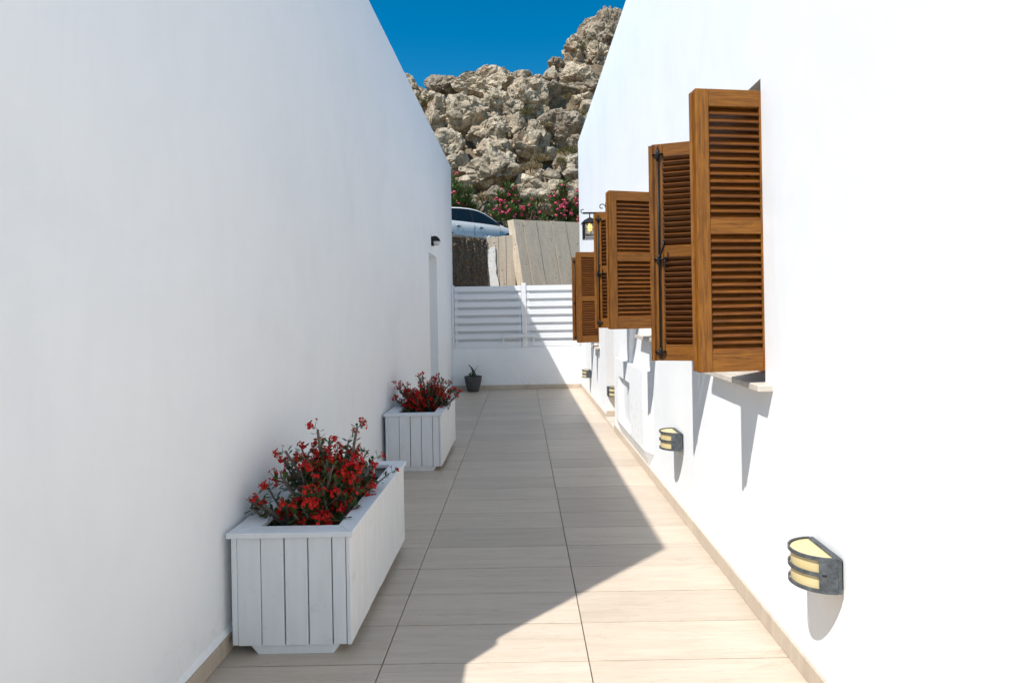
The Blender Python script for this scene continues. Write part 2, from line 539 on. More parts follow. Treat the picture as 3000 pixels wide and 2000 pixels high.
while yy < 11.2:
    y1 = min(yy + .9, 11.2)
    a, c = yy, y1
    yy = y1
    for s, e in ([(a, c)] if c <= 8.37 or a >= 9.15 else [(a, min(c, 8.37)), (max(a, 9.15), c)]):
        if e - s < .02: continue
        t = MB(); t.box((LX+.0005, s+.001, .001), (LX+.014, e-.001, .085 + rnd.uniform(-.003, .003)), .003)
        t.build('skirting', M['tile'], lh, origin=(LX, (s+e)/2, .04))

# rough lip of plaster left above the skirting
g = MB(); vs = []; fs = []; n_ = 420
for i in range(n_+1):
    y = .6 + 7.7*i/n_
    a_ = .5 + .5*noise.noise(Vector((y*3.1, 0, 0))); f_ = noise.noise(Vector((y*17, 5, 0)))
    zt_ = .096 + .022*a_ + .006*f_; pr = .006 + .008*a_ + .003*f_
    for x_, z_ in ((LX+.0004, zt_+.012), (LX+pr*.7, zt_), (LX+pr+.003, .092), (LX+.0142, .0885), (LX+.0004, .0885)):
        vs.append((x_, y, z_))
for i in range(n_):
    for k in range(4): fs.append((i*5+k, i*5+k+1, i*5+k+6, i*5+k+5))
g.add(vs, fs); g.build('plaster_lip', M['plaster'], lh, True)

# --- sunlit house (right of the alley)
rh = empty('white_house', (RX, 5.0, 0))
tag(rh, 'sunlit white plastered house wall with six open brown louvred shutters', 'house')
W1 = (2.66, 3.40, 1.165, 2.605); W2 = (4.74, 5.46, 1.275, 2.56); W3 = (8.36, 8.90, .965, 2.43)
DOOR = (7.03, 7.75, 0.0, 2.25); NICHE = (5.76, 6.42, .25, .765)
mb = MB()
wall_sheet(mb, RX, -1, -6, 10.85, -.05, 4.77,
           [(*W1, .22), (*W2, .22), (*W3, .22), (*DOOR, .45), (*NICHE, .03)], 8)
mb.build('wall', M['plaster'], rh)
mb = MB(); mb.box((RX-.014, -6.1, -.04), (RX-.0005, 1.40, 4.78), .004)
mb.build('corner_pier', M['plaster'], rh)
for (a, c, z0, z1), (sa, sb) in ((W1, (2.58, 3.36)), (W2, (4.66, 5.37)), (W3, (8.27, 8.75))):
    g = MB(); g.box((RX+.175, a+.001, z0+.001), (RX+.215, c-.001, z1-.001), .003)
    fr = g.build('window', M['wood_z'], rh, origin=(RX+.19, (a+c)/2, (z0+z1)/2))
    for half in (0, 1):
        ya = a + .05 + half*((c-a)/2 - .03); yb = ya + (c-a)/2 - .07
        g = MB(); g.box((RX+.166, ya, z0+.07), (RX+.178, yb, z1-.07))
        g.build('pane', M['hglass'], fr)
    s = MB()
    s.box((RX-.07, sa, z0-.030), (RX+.172, sb, z0+.002), .004)
    s.build('sill', M['sill'], rh, origin=(RX, (sa+sb)/2, z0))
g = MB(); g.box((RX+.40, 7.032, .052), (RX+.44, 7.748, 2.248), .004)
door = g.build('door', M['wood_z'], rh, origin=(RX+.42, 7.4, 1.1))
for za, zb in ((.2, .95), (1.1, 2.1)):
    g = MB(); g.box((RX+.385, 7.13, za), (RX+.402, 7.65, zb), .008); g.build('panel', M['wood_z'], door)
g = MB(); g.box((RX-.02, 7.031, -.02), (RX+.449, 7.749, .05), .004)
g.build('threshold', M['sill'], rh, origin=(RX, 7.4, 0))
g = MB(); g.box((RX+.001, 7.735, .052), (RX+.38, 7.7485, .125), .002)
g.build('skirting', M['tile'], rh, origin=(RX+.15, 7.74, .07))
# meter cabinet standing proud of the wall
g = MB()
X0, X1 = RX-.055, RX-.0005
y0, y1, z0, z1 = 5.15, 6.60, .235, .96
ny0, ny1, nz0, nz1 = NICHE
g.box((X0, y0, z0), (X1, ny0, z1)); g.box((X0, ny1, z0), (X1, y1, z1))
g.box((X0, ny0, nz1), (X1, ny1, z1)); g.box((X0, ny0, z0), (X1, ny1, nz0))
g.prism([(X0, y0, z0), (X1, y0, z0), (X1, y0, .088)], (0, y1-y0, 0))
g.prism([(X0, y0, z0), (X1, y0, z0), (X1, y0-.2, z0)], (0, 0, z1-z0))
g.add([(X0, y0, z0), (X1, y0-.2, z0), (X1, y0, .088), (X1, y0, z0)], [(0,1,2), (0,1,3), (1,2,3), (0,2,3)])
cab = g.build('meter_cabinet', M['plaster'], rh, origin=(X0, 5.9, .5))
g = MB(); g.box((RX-.004, ny0+.030, nz0+.004), (RX+.006, ny1-.004, nz1-.004), .002)
g.build('cabinet_door', M['fence'], cab)
g = MB(); g.box((RX+.022, ny0+.001, nz0+.001), (RX+.029, ny1-.001, nz1-.001))  # back coloured near-black so the gap beside the door looks shaded
g.build('cabinet_back', M['gap_dark'], cab)
yy = .2
while yy < 10.8:
    y1_ = min(yy + .9, 10.84)
    a, c = yy, y1_
    yy = y1_
    for s, e in ([(a, c)] if c <= 7.03 or a >= 7.75 else [(a, min(c, 7.03)), (max(a, 7.75), c)]):
        if e - s < .02: continue
        xf = RX-.014 if s < 1.4 else RX-.0005
        t = MB(); t.box((RX-.0285 if s < 1.4 else RX-.014, s+.001, .001), (xf, e-.001, .085 + rnd.uniform(-.003, .003)), .003)
        t.build('skirting', M['tile'], rh, origin=(RX, (s+e)/2, .04))

# --- louvred shutters (parts of the sunlit house)
slat_cache = {}
def shutter(hinge, free, z0, z1, outer, mid, rod, label):
    hx, hy = hinge; fx, fy = free
    L = math.hypot(fx-hx, fy-hy); an = math.atan2(fy-hy, fx-hx)
    H = z1-z0; T = .042; sw = .066
    tr, mr, br = .080, .070, .098
    mz = mid - z0
    f = MB()
    f.box((0, -T/2, 0), (sw, T/2, H), .003, 0)
    f.box((L-sw, -T/2, 0), (L, T/2, H), .003, 0)
    f.box((L-.012, -outer*T/2*1.0, .004), (L+.014, outer*.002 - outer*.0, H-.012), .003, 0)     # rebated meeting edge
    for a, c in ((0, br), (mz-mr/2, mz+mr/2), (H-tr, H)):
        f.box((sw+.0002, -T/2+.001, a), (L-sw-.0002, T/2-.001, c), .002, 1)
    o = f.local('window_shutter', [M['wood_z'], M['wood_x']], rh)
    o.location = (hx-RX, hy-5.0, z0); o.rotation_euler = (0, 0, an)
    o['label'] = label
    key = round(L, 3)
    if key not in slat_cache:
        s = MB(); s.box((-(L/2-sw-.001), -.028, -.0042), (L/2-sw-.001, .028, .0042), .002)
        slat_cache[key] = s.mesh('slat', M['slat'])
    tilt = -outer*R(50)
    pitch = .0345
    for a, c in ((br, mz-mr/2), (mz+mr/2, H-tr)):
        n = max(3, int(round((c-a)/pitch)))
        for i in range(n):
            z = a + (i+.5)*(c-a)/n
            inst('slat', slat_cache[key], o, (L/2, 0, z), (tilt + rs.uniform(-.03, .03), 0, 0))
    if rod:
        y = T/2 + .012; x = L - .036
        r = MB(); r.tube([(x, y, .015), (x, y, H-.02)], .0055, 8)
        r.local('locking_rod', M['iron'], o, True)
        for zz, kind in ((.055, 0), (mz*.93, 1), (H-.065, 0)):
            g = MB()
            g.tube([(x-.030, y-.008, zz), (x-.012, y+.004, zz), (x+.012, y+.004, zz), (x+.030, y-.008, zz)], [.007, .006, .006, .007], 8)
            g.lathe([(.0, -.045), (.007, -.043), (.010, -.016), (.0115, 0), (.010, .014), (.007, .024), (0, .026)], (x, y, zz), 10)
            k = g.local('rod_guide', M['iron'], o, True)
        hd = MB()
        zz = mz*.93
        hd.tube([(x, y+.008, zz), (x-.012, y+.024, zz+.03), (x-.030, y+.030, zz+.075), (x-.026, y+.032, zz+.11)], [.006, .006, .007, .005], 8)
        hd.tube([(x, y+.008, zz), (x-.02, y+.014, zz), (x-.055, y+.010, zz)], [.007, .007, .006], 8)
        hd.local('handle', M['iron'], o, True)
    return o
rs = random.Random(8)
shutter((1.205, 2.688), (.823, 2.636), 1.225, 2.548, 1, 1.905, False, 'nearest and tallest brown louvred shutter, outer face towards the viewer')
shutter((1.205, 3.375), (.826, 3.49), 1.205, 2.535, -1, 1.875, True, 'brown louvred shutter with black locking rod just behind the nearest one')
shutter((1.205, 4.790), (.735, 4.66), 1.358, 2.505, 1, 1.955, False, 'near brown shutter of the middle window, outer face towards the viewer')
shutter((1.195, 5.50), (.785, 5.78), 1.335, 2.51, -1, 1.93, True, 'narrow-looking brown shutter with black rod at the middle window')
shutter((1.205, 8.42), (.837, 8.35), 1.032, 2.375, 1, 1.68, False, 'near brown shutter of the farthest window beside the fence')
shutter((1.200, 8.875), (.845, 9.02), 1.03, 2.36, -1, 1.68, True, 'farthest brown shutter, seen as a thin strip against the white fence')

# ------------------------------------------------------------------ boundary wall and fence
YB = 10.93
lw = empty('boundary_wall', (0, YB+.1, 0))
tag(lw, 'low white plastered wall closing the end of the alley under the slatted fence', 'wall')
mb = MB(); mb.box((LX+.001, YB, -.05), (1.7, YB+.22, .80), .008)
mb.build('wall', M['plaster'], lw)
for a, c in ((LX+.015, -.87), (-.868, .03), (.032, .93), (.932, RX-.002)):
    t = MB(); t.box((a, YB-.013, .001), (c-.002, YB-.0005, .083), .003)
    t.build('skirting', M['tile'], lw, origin=((a+c)/2, YB, .04))

fe = empty('slatted_fence', (0, YB+.06, .80))
tag(fe, 'white horizontal slat fence standing on the low end wall', 'fence')
def fbox(name, lo, hi, b=.003, parent=fe):
    t = MB(); t.box(lo, hi, b)
    return t.build(name, M['fence'], parent, origin=[(p+q)/2 for p, q in zip(lo, hi)])
FY = YB + .03
fbox('post', (.012, FY-.028, .802), (.098, FY+.075, 2.055), .004)
fbox('post', (LX+.004, FY-.004, .802), (LX+.055, FY+.075, 2.035), .004)
fbox('post', (1.16, FY-.004, .802), (1.24, FY+.075, 2.035), .004)
for px0, px1 in ((LX+.062, .008), (.102, 1.155)):
    for i in range(8):
        z1 = 2.005 - i*.1545
        fbox('slat', (px0, FY-.012, z1-.099), (px1, FY+.008, z1), .003)
    for i in range(7):
        z1 = 2.005 - i*.1545 - .05
        fbox('rear_slat', (px0+.002, FY+.048, z1-.155+.022), (px1-.002, FY+.066, z1+.0), .002)
    fbox('stile', (px0+.004, FY+.0085, .806), (px0+.06, FY+.0475, 1.998), .002)
    fbox('stile', (px1-.06, FY+.0085, .806), (px1-.004, FY+.0475, 1.998), .002)
fbox('bottom_rail', (LX+.06, FY-.006, .801), (.01, FY+.07, .8235), .002)
fbox('bottom_rail', (.10, FY-.006, .801), (1.155, FY+.07, .8235), .002)
g = MB()
g.box((-.365, FY-.085, 1.005), (.245, FY-.075, 1.065), .003)
for x in (-.365, .215):
    g.box((x, FY-.0745, .87), (x+.03, FY-.0655, 1.06), .003)
    g.box((x, FY-.065, 1.01), (x+.03, FY-.0125, 1.03), .002)
g.build('hanging_bracket', M['fence'], fe, origin=(-.06, FY-.08, 1.0))

# ------------------------------------------------------------------ wall lamps
def half_lamp(name, loc, rz, label):
    """half-round bulkhead lamp; wall plane is local x = 0 and it sticks out towards -x"""
    root = empty(name, loc, rz)
    tag(root, label, 'wall lamp', 'half-round wall lamps along the sunlit wall')
    W, P, Hh, bp = .095, .118, .065, .026
    N = 22
    def arc(t, k=0.0):
        return Vector((-bp - (P+k)*math.sin(t), (W+k)*-math.cos(t), 0))
    def shell(t0, t1, z0, z1, th, n):
        g = MB(); o = []
        ts = [t0 + (t1-t0)*i/n for i in range(n+1)]
        for t in ts:
            for k, z in ((0, z0), (th, z0), (th, z1), (0, z1)):
                p = arc(t, k); o.append((p.x, p.y, z))
        fs = []
        for i in range(n):
            for j in range(4):
                fs.append((i*4+j, i*4+(j+1) % 4, i*4+4+(j+1) % 4, i*4+4+j))
        fs += [(0,1,2,3), tuple(4*n+j for j in (3,2,1,0))]
        return g.add(o, fs)
    g = MB()
    top = [(*arc(math.pi*i/N, -.003).xy, 0) for i in range(N+1)]
    g.prism([(x, y, -Hh+.004) for x, y, z in top], (0, 0, 2*Hh-.010))
    dif = g.local('diffuser', M['cream'], root)
    for z in (-Hh, -.006, Hh-.013):
        shell(0, math.pi, z, z+.013, .007, N).local('band', M['lampmetal'], root)
    for t0, t1 in ((0, .52), (math.pi-.52, math.pi)):
        sp = shell(t0, t1, -Hh+.001, Hh-.001, .0055, 6).local('side_plate', M['lampmetal'], root)
        g = MB(); tm = t0+.30 if t0 < 1 else t1-.30
        p = arc(tm, .0056); q = arc(tm+.13 if t0 < 1 else tm-.13, .0056)
        g.add([(p.x, p.y, -.003), (q.x, q.y, -.003), (q.x, q.y, .004), (p.x, p.y, .004)], [(0,1,2,3)])
        off = Vector((-.0012, 0, 0)); g.v = [vv + off + Vector((0, -.0012 if t0 < 1 else .0012, 0)) for vv in g.v]
        g.local('slot', M['gap_dark'], sp)
    g = MB(); g.box((-bp, -W-.006, -Hh), (-.009, W+.006, Hh), .003)
    # rim across the flat back of the top
    g.box((-bp-.009, -W, Hh-.012), (-bp+.0, W, Hh+.0015), .002)
    g.local('back_plate', M['lampmetal'], root)
    g = MB(); g.box((-.009, -W+.006, -Hh+.012), (-.0005, W-.006, Hh-.012), .001)
    g.local('gasket', M['gap_dark'], root)
    return root
half_lamp('wall_lamp', (RX, 2.125, .552), 0, 'nearest half-round grey and cream lamp low on the sunlit wall')
half_lamp('wall_lamp', (RX, 4.13, .565), 0, 'half-round grey lamp on the wall below the second shutter, ahead of the nearest lamp')
half_lamp('wall_lamp', (1.262, 7.749, .40), R(90), 'half-round lamp in the entrance recess beyond the meter cabinet')
half_lamp('wall_lamp', (RX, 9.43, .45), 0, 'farthest half-round lamp beside the low end wall')

# spot over the door in the shaded wall
sp = empty('wall_spotlight', (LX, 8.66, 2.61)); tag(sp, 'small black wall light above the doorway in the shaded wall', 'wall light')
g = MB(); g.box((0.0005, -.055, -.07), (.035, .055, .07), .006); g.local('base', M['iron'], sp)
g = MB()
prof = [(.032, .075), (.06, .078), (.09, .070), (.115, .045), (.130, .005)]
pts = [(x, z) for x, z in prof] + [(.125, -.004), (.034, -.004)]
g.prism([(x, -.05, z) for x, z in pts], (0, .10, 0)); g.local('hood', M['iron'], sp)
g = MB()
for i in range(7):
    a0 = i*math.pi/12; 
rings = []
g.lathe([(.062*math.cos(a*math.pi/14), -.062*math.sin(a*math.pi/14)) for a in range(8)], (.072, 0, -.006), 16)
g.local('lens', M['spotlens'], sp, True)

# lantern on a bracket over the entrance
ln = empty('wall_lantern', (RX, 7.42, 2.60)); tag(ln, 'black iron lantern with lit bulb hanging from a scrolled wall bracket', 'lantern')
g = MB(); g.box((-.014, -.022, .08), (-.0005, .022, .335), .003); pl = g.local('wall_plate', M['iron'], ln)
def scroll(cx, cz, r0, r1, a0, a1, n=16):
    return [(cx + (r0+(r1-r0)*i/n)*math.cos(a0+(a1-a0)*i/n), 0, cz + (r0+(r1-r0)*i/n)*math.sin(a0+(a1-a0)*i/n)) for i in range(n+1)]
g = MB()
g.box((-.315, -.009, .182), (-.014, .009, .204), .002)
g.tube(scroll(-.315, .222, .028, .018, -math.pi/2, -math.pi*1.75), .0055, 6)
g.tube(scroll(-.062, .270, .046, .014, 0, math.pi*1.7), .006, 6)
g.tube([(-.016, 0, .11), (-.06, 0, .12), (-.10, 0, .15), (-.12, 0, .18)], .006, 6)
g.local('bracket_arm', M['iron'], ln)
lx = -.225
g = MB(); g.tube([(lx, 0, .183), (lx, 0, .128)], .008, 8); g.local('hanger', M['iron'], ln)
g = MB()
e, t = .112, .030
b0 = [(lx-e, -e, .058), (lx+e, -e, .058), (lx+e, e, .058), (lx-e, e, .058)]
b1 = [(lx-.082, -.082, .090), (lx+.082, -.082, .090), (lx+.082, .082, .090), (lx-.082, .082, .090)]
g.add(b0 + b1 + [(lx, 0, .140)], [(0,1,5,4), (1,2,6,5), (2,3,7,6), (3,0,4,7), (4,5,8), (5,6,8), (6,7,8), (7,4,8), (3,2,1,0)])
g.local('roof', M['iron'], ln)
q = .082
g = MB()
for sx in (-1, 1):
    for sy in (-1, 1):
        g.box((lx+sx*q-.009, sy*q-.009, -.150), (lx+sx*q+.009, sy*q+.009, .058), .002)
for z in (-.150, -.108, .044):
    for s in (-1, 1):
        g.box((lx-q, s*q-.007, z), (lx+q, s*q+.007, z+.013)); g.box((lx+s*q-.007, -q, z), (lx+s*q+.007, q, z+.013))
for s in (-1, 1):
    g.box((lx-.003, s*q-.004, -.10), (lx+.003, s*q+.004, .05)); g.box((lx-q, s*q-.0045, -.028), (lx+q, s*q+.0045, -.022))
    g.box((lx+s*q-.004, -.003, -.10), (lx+s*q+.004, .003, .05)); g.box((lx+s*q-.0045, -q, -.028), (lx+s*q+.0045, q, -.022))
g.local('cage', M['iron'], ln)
for s in (-1, 1):
    g = MB(); g.box((lx-q+.007, s*(q-.012)-.0015, -.10), (lx+q-.007, s*(q-.012)+.0015, .05)); g.local('pane', M['pane'], ln)
    g = MB(); g.box((lx+s*(q-.012)-.0015, -q+.014, -.10), (lx+s*(q-.012)+.0015, q-.014, .05)); g.local('pane', M['pane'], ln)
g = MB(); g.lathe([(0, -.045), (.016, -.038), (.028, -.01), (.026, .012), (.014, .035), (.012, .05)], (lx, 0, 0), 14); g.local('bulb', M['bulb'], ln, True)

# ------------------------------------------------------------------ planters
def planter(y0, label):
    x0, x1, L = -1.322, -.787, 1.16
    root = empty('planter_box', ((x0+x1)/2, y0+L/2, 0)); tag(root, label, 'planter', 'white timber planters along the shaded wall')
    rr = random.Random(int(y0*10))
    zb, zt = .045, .530
    g = MB(); g.box((x0+.021, y0+.021, zb+.006), (x1-.021, y0+L-.021, .44)); g.build('gap_dark', M['gap_dark'], root)  # near-black box added so the gaps between boards read as shade
    bt = .018
    def board(lo, hi, b=.002):
        t = MB(); t.box(lo, hi, b)
        t.build('board', M['painted'], root, origin=[(p+q)/2 for p, q in zip(lo, hi)])
    # front and back boards
    xs = [x0, x0+.026, x0+.131, x0+.238, x0+.345, x0+.452, x1-bt-.001]
    for ya in (y0, y0+L-bt):
        for a, c in zip(xs, xs[1:]):
            gp = rr.uniform(.0020, .0036) if a > x0+.03 else .0009
            board((a+gp, ya+rr.uniform(0, .0012), zb+rr.uniform(-.002, .002)), (c-gp, ya+bt, zt))
    # long sides
    n = 11
    for xa in (x0, x1-bt):
        for i in range(n):
            a = y0 + (bt+.0005 if xa == x0 else 0) + i*L/n; c = y0 + (i+1)*L/n - (.0 if xa != x0 or i < n-1 else bt+.0005)
            gp = .0006 if i not in (1, 8, 9) else .0013
            if xa == x0 and i == 0: a = y0+bt+.001
            lo = (xa + rr.uniform(-.0008, .0008), a+gp, zb + rr.uniform(-.003, .003))
            board(lo, (xa+bt, c-gp, zt))
    # top frame
    cw = .088; zc = .5305; ov = .014
    X0, X1, Y0, Y1 = x0-.014, x1+ov, y0-ov, y0+L+ov
    def cap(poly):
        t = MB(); t.prism([(x, y, zc) for x, y in poly], (0, 0, .024)); ob = t.build('top_rail', M['painted'], root, origin=(sum(p[0] for p in poly)/4, sum(p[1] for p in poly)/4, zc))
        mo = ob.modifiers.new('bevel', 'BEVEL'); mo.width = .003; mo.segments = 2
    k = .0006
    lwid = .115
    cap([(X0, Y0), (X1, Y0), (X1-cw, Y0+cw-k), (X0+lwid, Y0+cw-k)])
    cap([(X0, Y1), (X0+lwid, Y1-cw+k), (X1-cw, Y1-cw+k), (X1, Y1)])
    cap([(X1, Y0+2*k), (X1, Y1-2*k), (X1-cw+k, Y1-cw), (X1-cw+k, Y0+cw)])
    cap([(X0, Y0+2*k), (X0+lwid-k, Y0+cw), (X0+lwid-k, Y1-cw), (X0, Y1-2*k)])
    # feet
    for ya in (y0+.012, y0+L-.09):
        t = MB(); t.prism([(x0+.075, ya, .044), (x0+.112, ya, .001), (x1-.085, ya, .001), (x1-.050, ya, .044)], (0, .075, 0))
        t.build('foot', M['painted'], root, origin=((x0+x1)/2, ya, .02))
    # soil
    g = MB(); nx_, ny_ = 14, 30; vs = []; fs = []
    for j in range(ny_+1):
        for i in range(nx_+1):
            x = x0+.02+(x1-x0-.04)*i/nx_; y = y0+.02+(L-.04)*j/ny_
            vs.append((x, y, .455 + .022*noise.noise(Vector((x*9, y*9, y0))) + .012*noise.noise(Vector((x*30, y*30, 3)))))
    for j in range(ny_):
        for i in range(nx_):
            a = j*(nx_+1)+i; fs.append((a, a+1, a+nx_+2, a+nx_+1))
    g.add(vs, fs); g.build('soil', M['soil'], root)
    return root
planter(2.525, 'nearer white board planter box with a red-flowering thorn plant')
planter(5.395, 'farther white board planter box standing near the doorway')

# ------------------------------------------------------------------ crown-of-thorns plants
def flower_mesh(seed):
    rr = random.Random(seed); g = MB()
    for i in range(rr.randint(5, 8)):
        az = rr.uniform(0, 6.28); el = rr.uniform(.25, 1.5)
        d = Vector((math.cos(az)*math.cos(el), math.sin(az)*math.cos(el), math.sin(el)))
        c = d*rr.uniform(.010, .021)
        t = d.orthogonal().normalized(); u = d.cross(t)
        a0 = rr.uniform(0, 6.28); t, u = t*math.cos(a0)+u*math.sin(a0), u*math.cos(a0)-t*math.sin(a0)
        r = rr.uniform(.0055, .0078)
        for s in (-1, 1):                        # two kidney bracts
            pts = [c + d*.001]
            for k in range(7):
                an = -1.45 + 2.9*k/6
                rad = r*(1.0 + .12*math.cos(2*an))
                pts.append(c + t*s*(math.cos(an)*rad*.95 + r*.05) + u*math.sin(an)*rad + d*(.0022*math.cos(an)))
            g.add(pts, [(0, k, k+1) for k in range(1, 7)], 0)
        g.tube([Vector((0,0,-.012)), c], [.0009, .0007], 3, 1, False)
        g.add([c+d*.002+t*.0014, c+d*.002-t*.0014+u*.001, c+d*.002-u*.0016, c+d*.0045], [(0,1,3), (1,2,3), (2,0,3)], 2)
    return g.mesh('flower_cluster', [M['red'], M['leaf'], M['bud']], recalc=False)
FM = [flower_mesh(i) for i in range(5)]
def leaf_quad(g, p, d, up, L, W, mi=0):
    s = d.cross(up)
    s = s.normalized() if s.length > 1e-4 else d.orthogonal().normalized()
    n_ = s.cross(d).normalized()
    a = p + d*L*.35 + s*W*.35 ; b_ = p + d*L*.75 + s*W*.5; c = p + d*L + n_*L*.02
    a2 = p + d*L*.35 - s*W*.35; b2 = p + d*L*.75 - s*W*.5; m_ = p + d*L*.6 - n_*W*.18
    g.add([p, a, b_, c, b2, a2, m_], [(0,1,6), (1,2,6), (2,3,6), (3,4,6), (4,5,6), (5,0,6)], mi)
def thorn_plant(loc, seed, nb, label, branches=()):
    rr = random.Random(seed)
    root = empty('thorn_plant', loc); tag(root, label, 'flowering plant', 'red-flowering thorn plants in the planters')
    lv = MB(); nfl = 0
    def grow(p0, d0, L, r0, depth):
        nonlocal nfl
        pts = [Vector(p0)]; d = Vector(d0).normalized(); n_ = max(4, int(L/.045))
        for i in range(n_):
            d = (d + Vector((rr.uniform(-.16, .16), rr.uniform(-.16, .16), rr.uniform(-.05, .17)))).normalized()
            q = pts[-1] + d*(L/n_)
            if q.x + loc[0] < LX + .05: q.x = LX + .05 - loc[0]; d.x = abs(d.x)
            pts.append(q)
        rad = [r0*(1-.45*i/n_) for i in range(n_+1)]
        g = MB(); g.tube(pts, rad, 6)
        # spines
        for i in range(n_):
            for k in range(6):
                t = rr.random(); p = pts[i].lerp(pts[i+1], t); ax = (pts[i+1]-pts[i]).normalized()
                o = ax.orthogonal().normalized(); an = rr.uniform(0, 6.28)
                o = (o*math.cos(an) + ax.cross(o)*math.sin(an) + ax*.15).normalized()
                w_ = ax*.0011; w2 = ax.cross(o)*.0011
                tip = p + o*(rad[i] + rr.uniform(.009, .017)); bs = p + o*rad[i]*.8
                g.add([bs+w_, bs-w_+w2, bs-w_-w2, tip], [(0,1,3), (1,2,3), (2,0,3)])
        g.local('branch', M['stem'], root, recalc=False)
        # leaves along the younger end
        nl = 10 if depth else 15
        for k in range(nl):
            t = rr.uniform(.45, 1.0)*n_; i = min(int(t), n_-1)
            p = pts[i].lerp(pts[i+1], t-i); ax = (pts[i+1]-pts[i]).normalized()
            o = ax.orthogonal().normalized(); an = rr.uniform(0, 6.28)
            o = (o*math.cos(an) + ax.cross(o)*math.sin(an) + ax*.5).normalized()
            leaf_quad(lv, p + o*rad[i], o, Vector((0,0,1)), rr.uniform(.024, .048), rr.uniform(.012, .020))
        for k in range(rr.choice((1, 2, 2, 3))):
            t = rr.uniform(.80, 1.0)*n_ if k else n_*1.0
            i = min(int(t), n_-1)
            p = pts[i].lerp(pts[i+1], min(1, t-i))
            o = Vector((rr.uniform(-1, 1), rr.uniform(-1, 1), rr.uniform(-.1, 1))).normalized()
            q = p + o*rr.uniform(.022, .045)
            if q.x + loc[0] < LX + .04: q.x = LX + .04 - loc[0]
            lv.tube([p, q], [.0014, .001], 4)
            if nfl < 290:
                f = inst('flower_cluster', rr.choice(FM), root, q, sca=(rr.uniform(1.25, 1.85),)*3)
                f.rotation_mode = 'QUATERNION'
                f.rotation_quaternion = (o*.6+Vector((0,0,.7))).to_track_quat('Z', 'Y') @ Vector((0,0,1)).rotation_difference(Vector((0,0,1)))
                nfl += 1
        if depth < 2:
            for k in range(rr.choice((1, 2, 2)) if depth == 0 else rr.choice((0, 1, 1))):
                i = rr.randint(max(1, n_//4), max(1, int(n_*.55)))
                ax = (pts[i+1]-pts[i]).normalized(); an = rr.uniform(0, 6.28); o = ax.orthogonal().normalized()
                o = o*math.cos(an) + ax.cross(o)*math.sin(an)
                grow(pts[i], (ax*.8 + o*.8 + Vector((0,0,.15))), L*rr.uniform(.34, .50), rad[i]*.8, depth+1)
    for d0, L in branches:
        grow((rr.uniform(-.05, .05), rr.uniform(-.06, .06), -.03), d0, L, .0115, 0)
    for i in range(nb):
        az = rr.uniform(0, 6.28); el = R(rr.uniform(12, 80))
        d0 = (math.cos(az)*math.cos(el), math.sin(az)*math.cos(el), math.sin(el))
        grow((rr.uniform(-.06, .06), rr.uniform(-.08, .08), -.03), d0, rr.uniform(.25, .40)*(1+.15*math.sin(el)), rr.uniform(.007, .010), 0)
    lo = lv.local('foliage', M['leaf'], root, recalc=False); lo['kind'] = 'stuff'
thorn_plant((-1.045, 2.93, .455), 5, 36, 'spiny plant full of small red flowers in the nearer planter',
            [((-.80, -.35, .9), .46), ((-.55, -.15, .9), .42), ((-.75, -.45, .35), .42), ((-.18, -.05, 1.0), .52), ((.48, .1, .95), .44), ((.50, .0, 1), .52), ((.15, 0, 1), .40), ((.7, -.3, .3), .30),
             ((.05, -.8, .12), .34), ((.42, -.75, .1), .40), ((-.55, -.7, .15), .38), ((-.7, -.6, .3), .40)])
thorn_plant((-1.03, 5.93, .455), 12, 32, 'spiny plant full of small red flowers in the farther planter',
            [((-.05, 0, 1), .46), ((.15, 0, 1), .44), ((.95, -.1, .35), .46), ((.9, -.3, .25), .48), ((-.8, -.2, .5), .40), ((-.8, -.5, .35), .42), ((.3, -.3, .9), .42), ((-.25,-.2,1), .42), ((.6, -.2, .7), .42)])

# ------------------------------------------------------------------ pot with snake plant
pt = empty('plant_pot', (-.935, 10.70, 0)); tag(pt, 'dark grey round pot on the tiles against the low end wall', 'pot')
g = MB(); g.lathe([(0, .001), (.098, .001), (.108, .012), (.150, .17), (.166, .27), (.168, .290), (.158, .290), (.150, .262), (0, .258)], (0,0,0), 32)
g.local('pot_body', M['pot'], pt, True)
g = MB(); g.lathe([(0, .262), (.147, .259)], (0,0,0), 24); g.local('soil', M['soil'], pt)
sn = empty('snake_plant', (-.935, 10.70, .262)); tag(sn, 'small dark snake plant with upright pointed leaves in the grey pot', 'plant')
rr = random.Random(3)
for i, (dx, dy, L, lx_, bend) in enumerate([(-.035, 0, .26, -.30, .05), (.045, .01, .235, .35, -.03), (0, .03, .15, .05, .02), (-.01, -.03, .12, -.15, -.04), (.02, -.02, .10, .4, .02), (-.06, .02, .09, -.5, 0)]):
    g = MB(); n_ = 9; vs = []; fs = []
    for j in range(n_+1):
        t = j/n_; wv = .024*(math.sin(math.pi*min(1, (t*.82+.18)))**.7)*(1 if t < .98 else .15)
        cx = dx + lx_*L*t*t*.7 + bend*math.sin(t*3.1); z = L*t
        tw = .5*t + i
        for s in (-1, 0, 1):
            vs.append((cx + s*wv*math.cos(tw), dy + s*wv*math.sin(tw) + (.006 if s == 0 else 0), z - .005))
    for j in range(n_):
        for k in range(2):
            a = j*3+k; fs.append((a, a+1, a+4, a+3))
    g.add(vs, fs); ob = g.local('leaf', M['snake'], sn, True)
    mo = ob.modifiers.new('thick', 'SOLIDIFY'); mo.thickness = .004

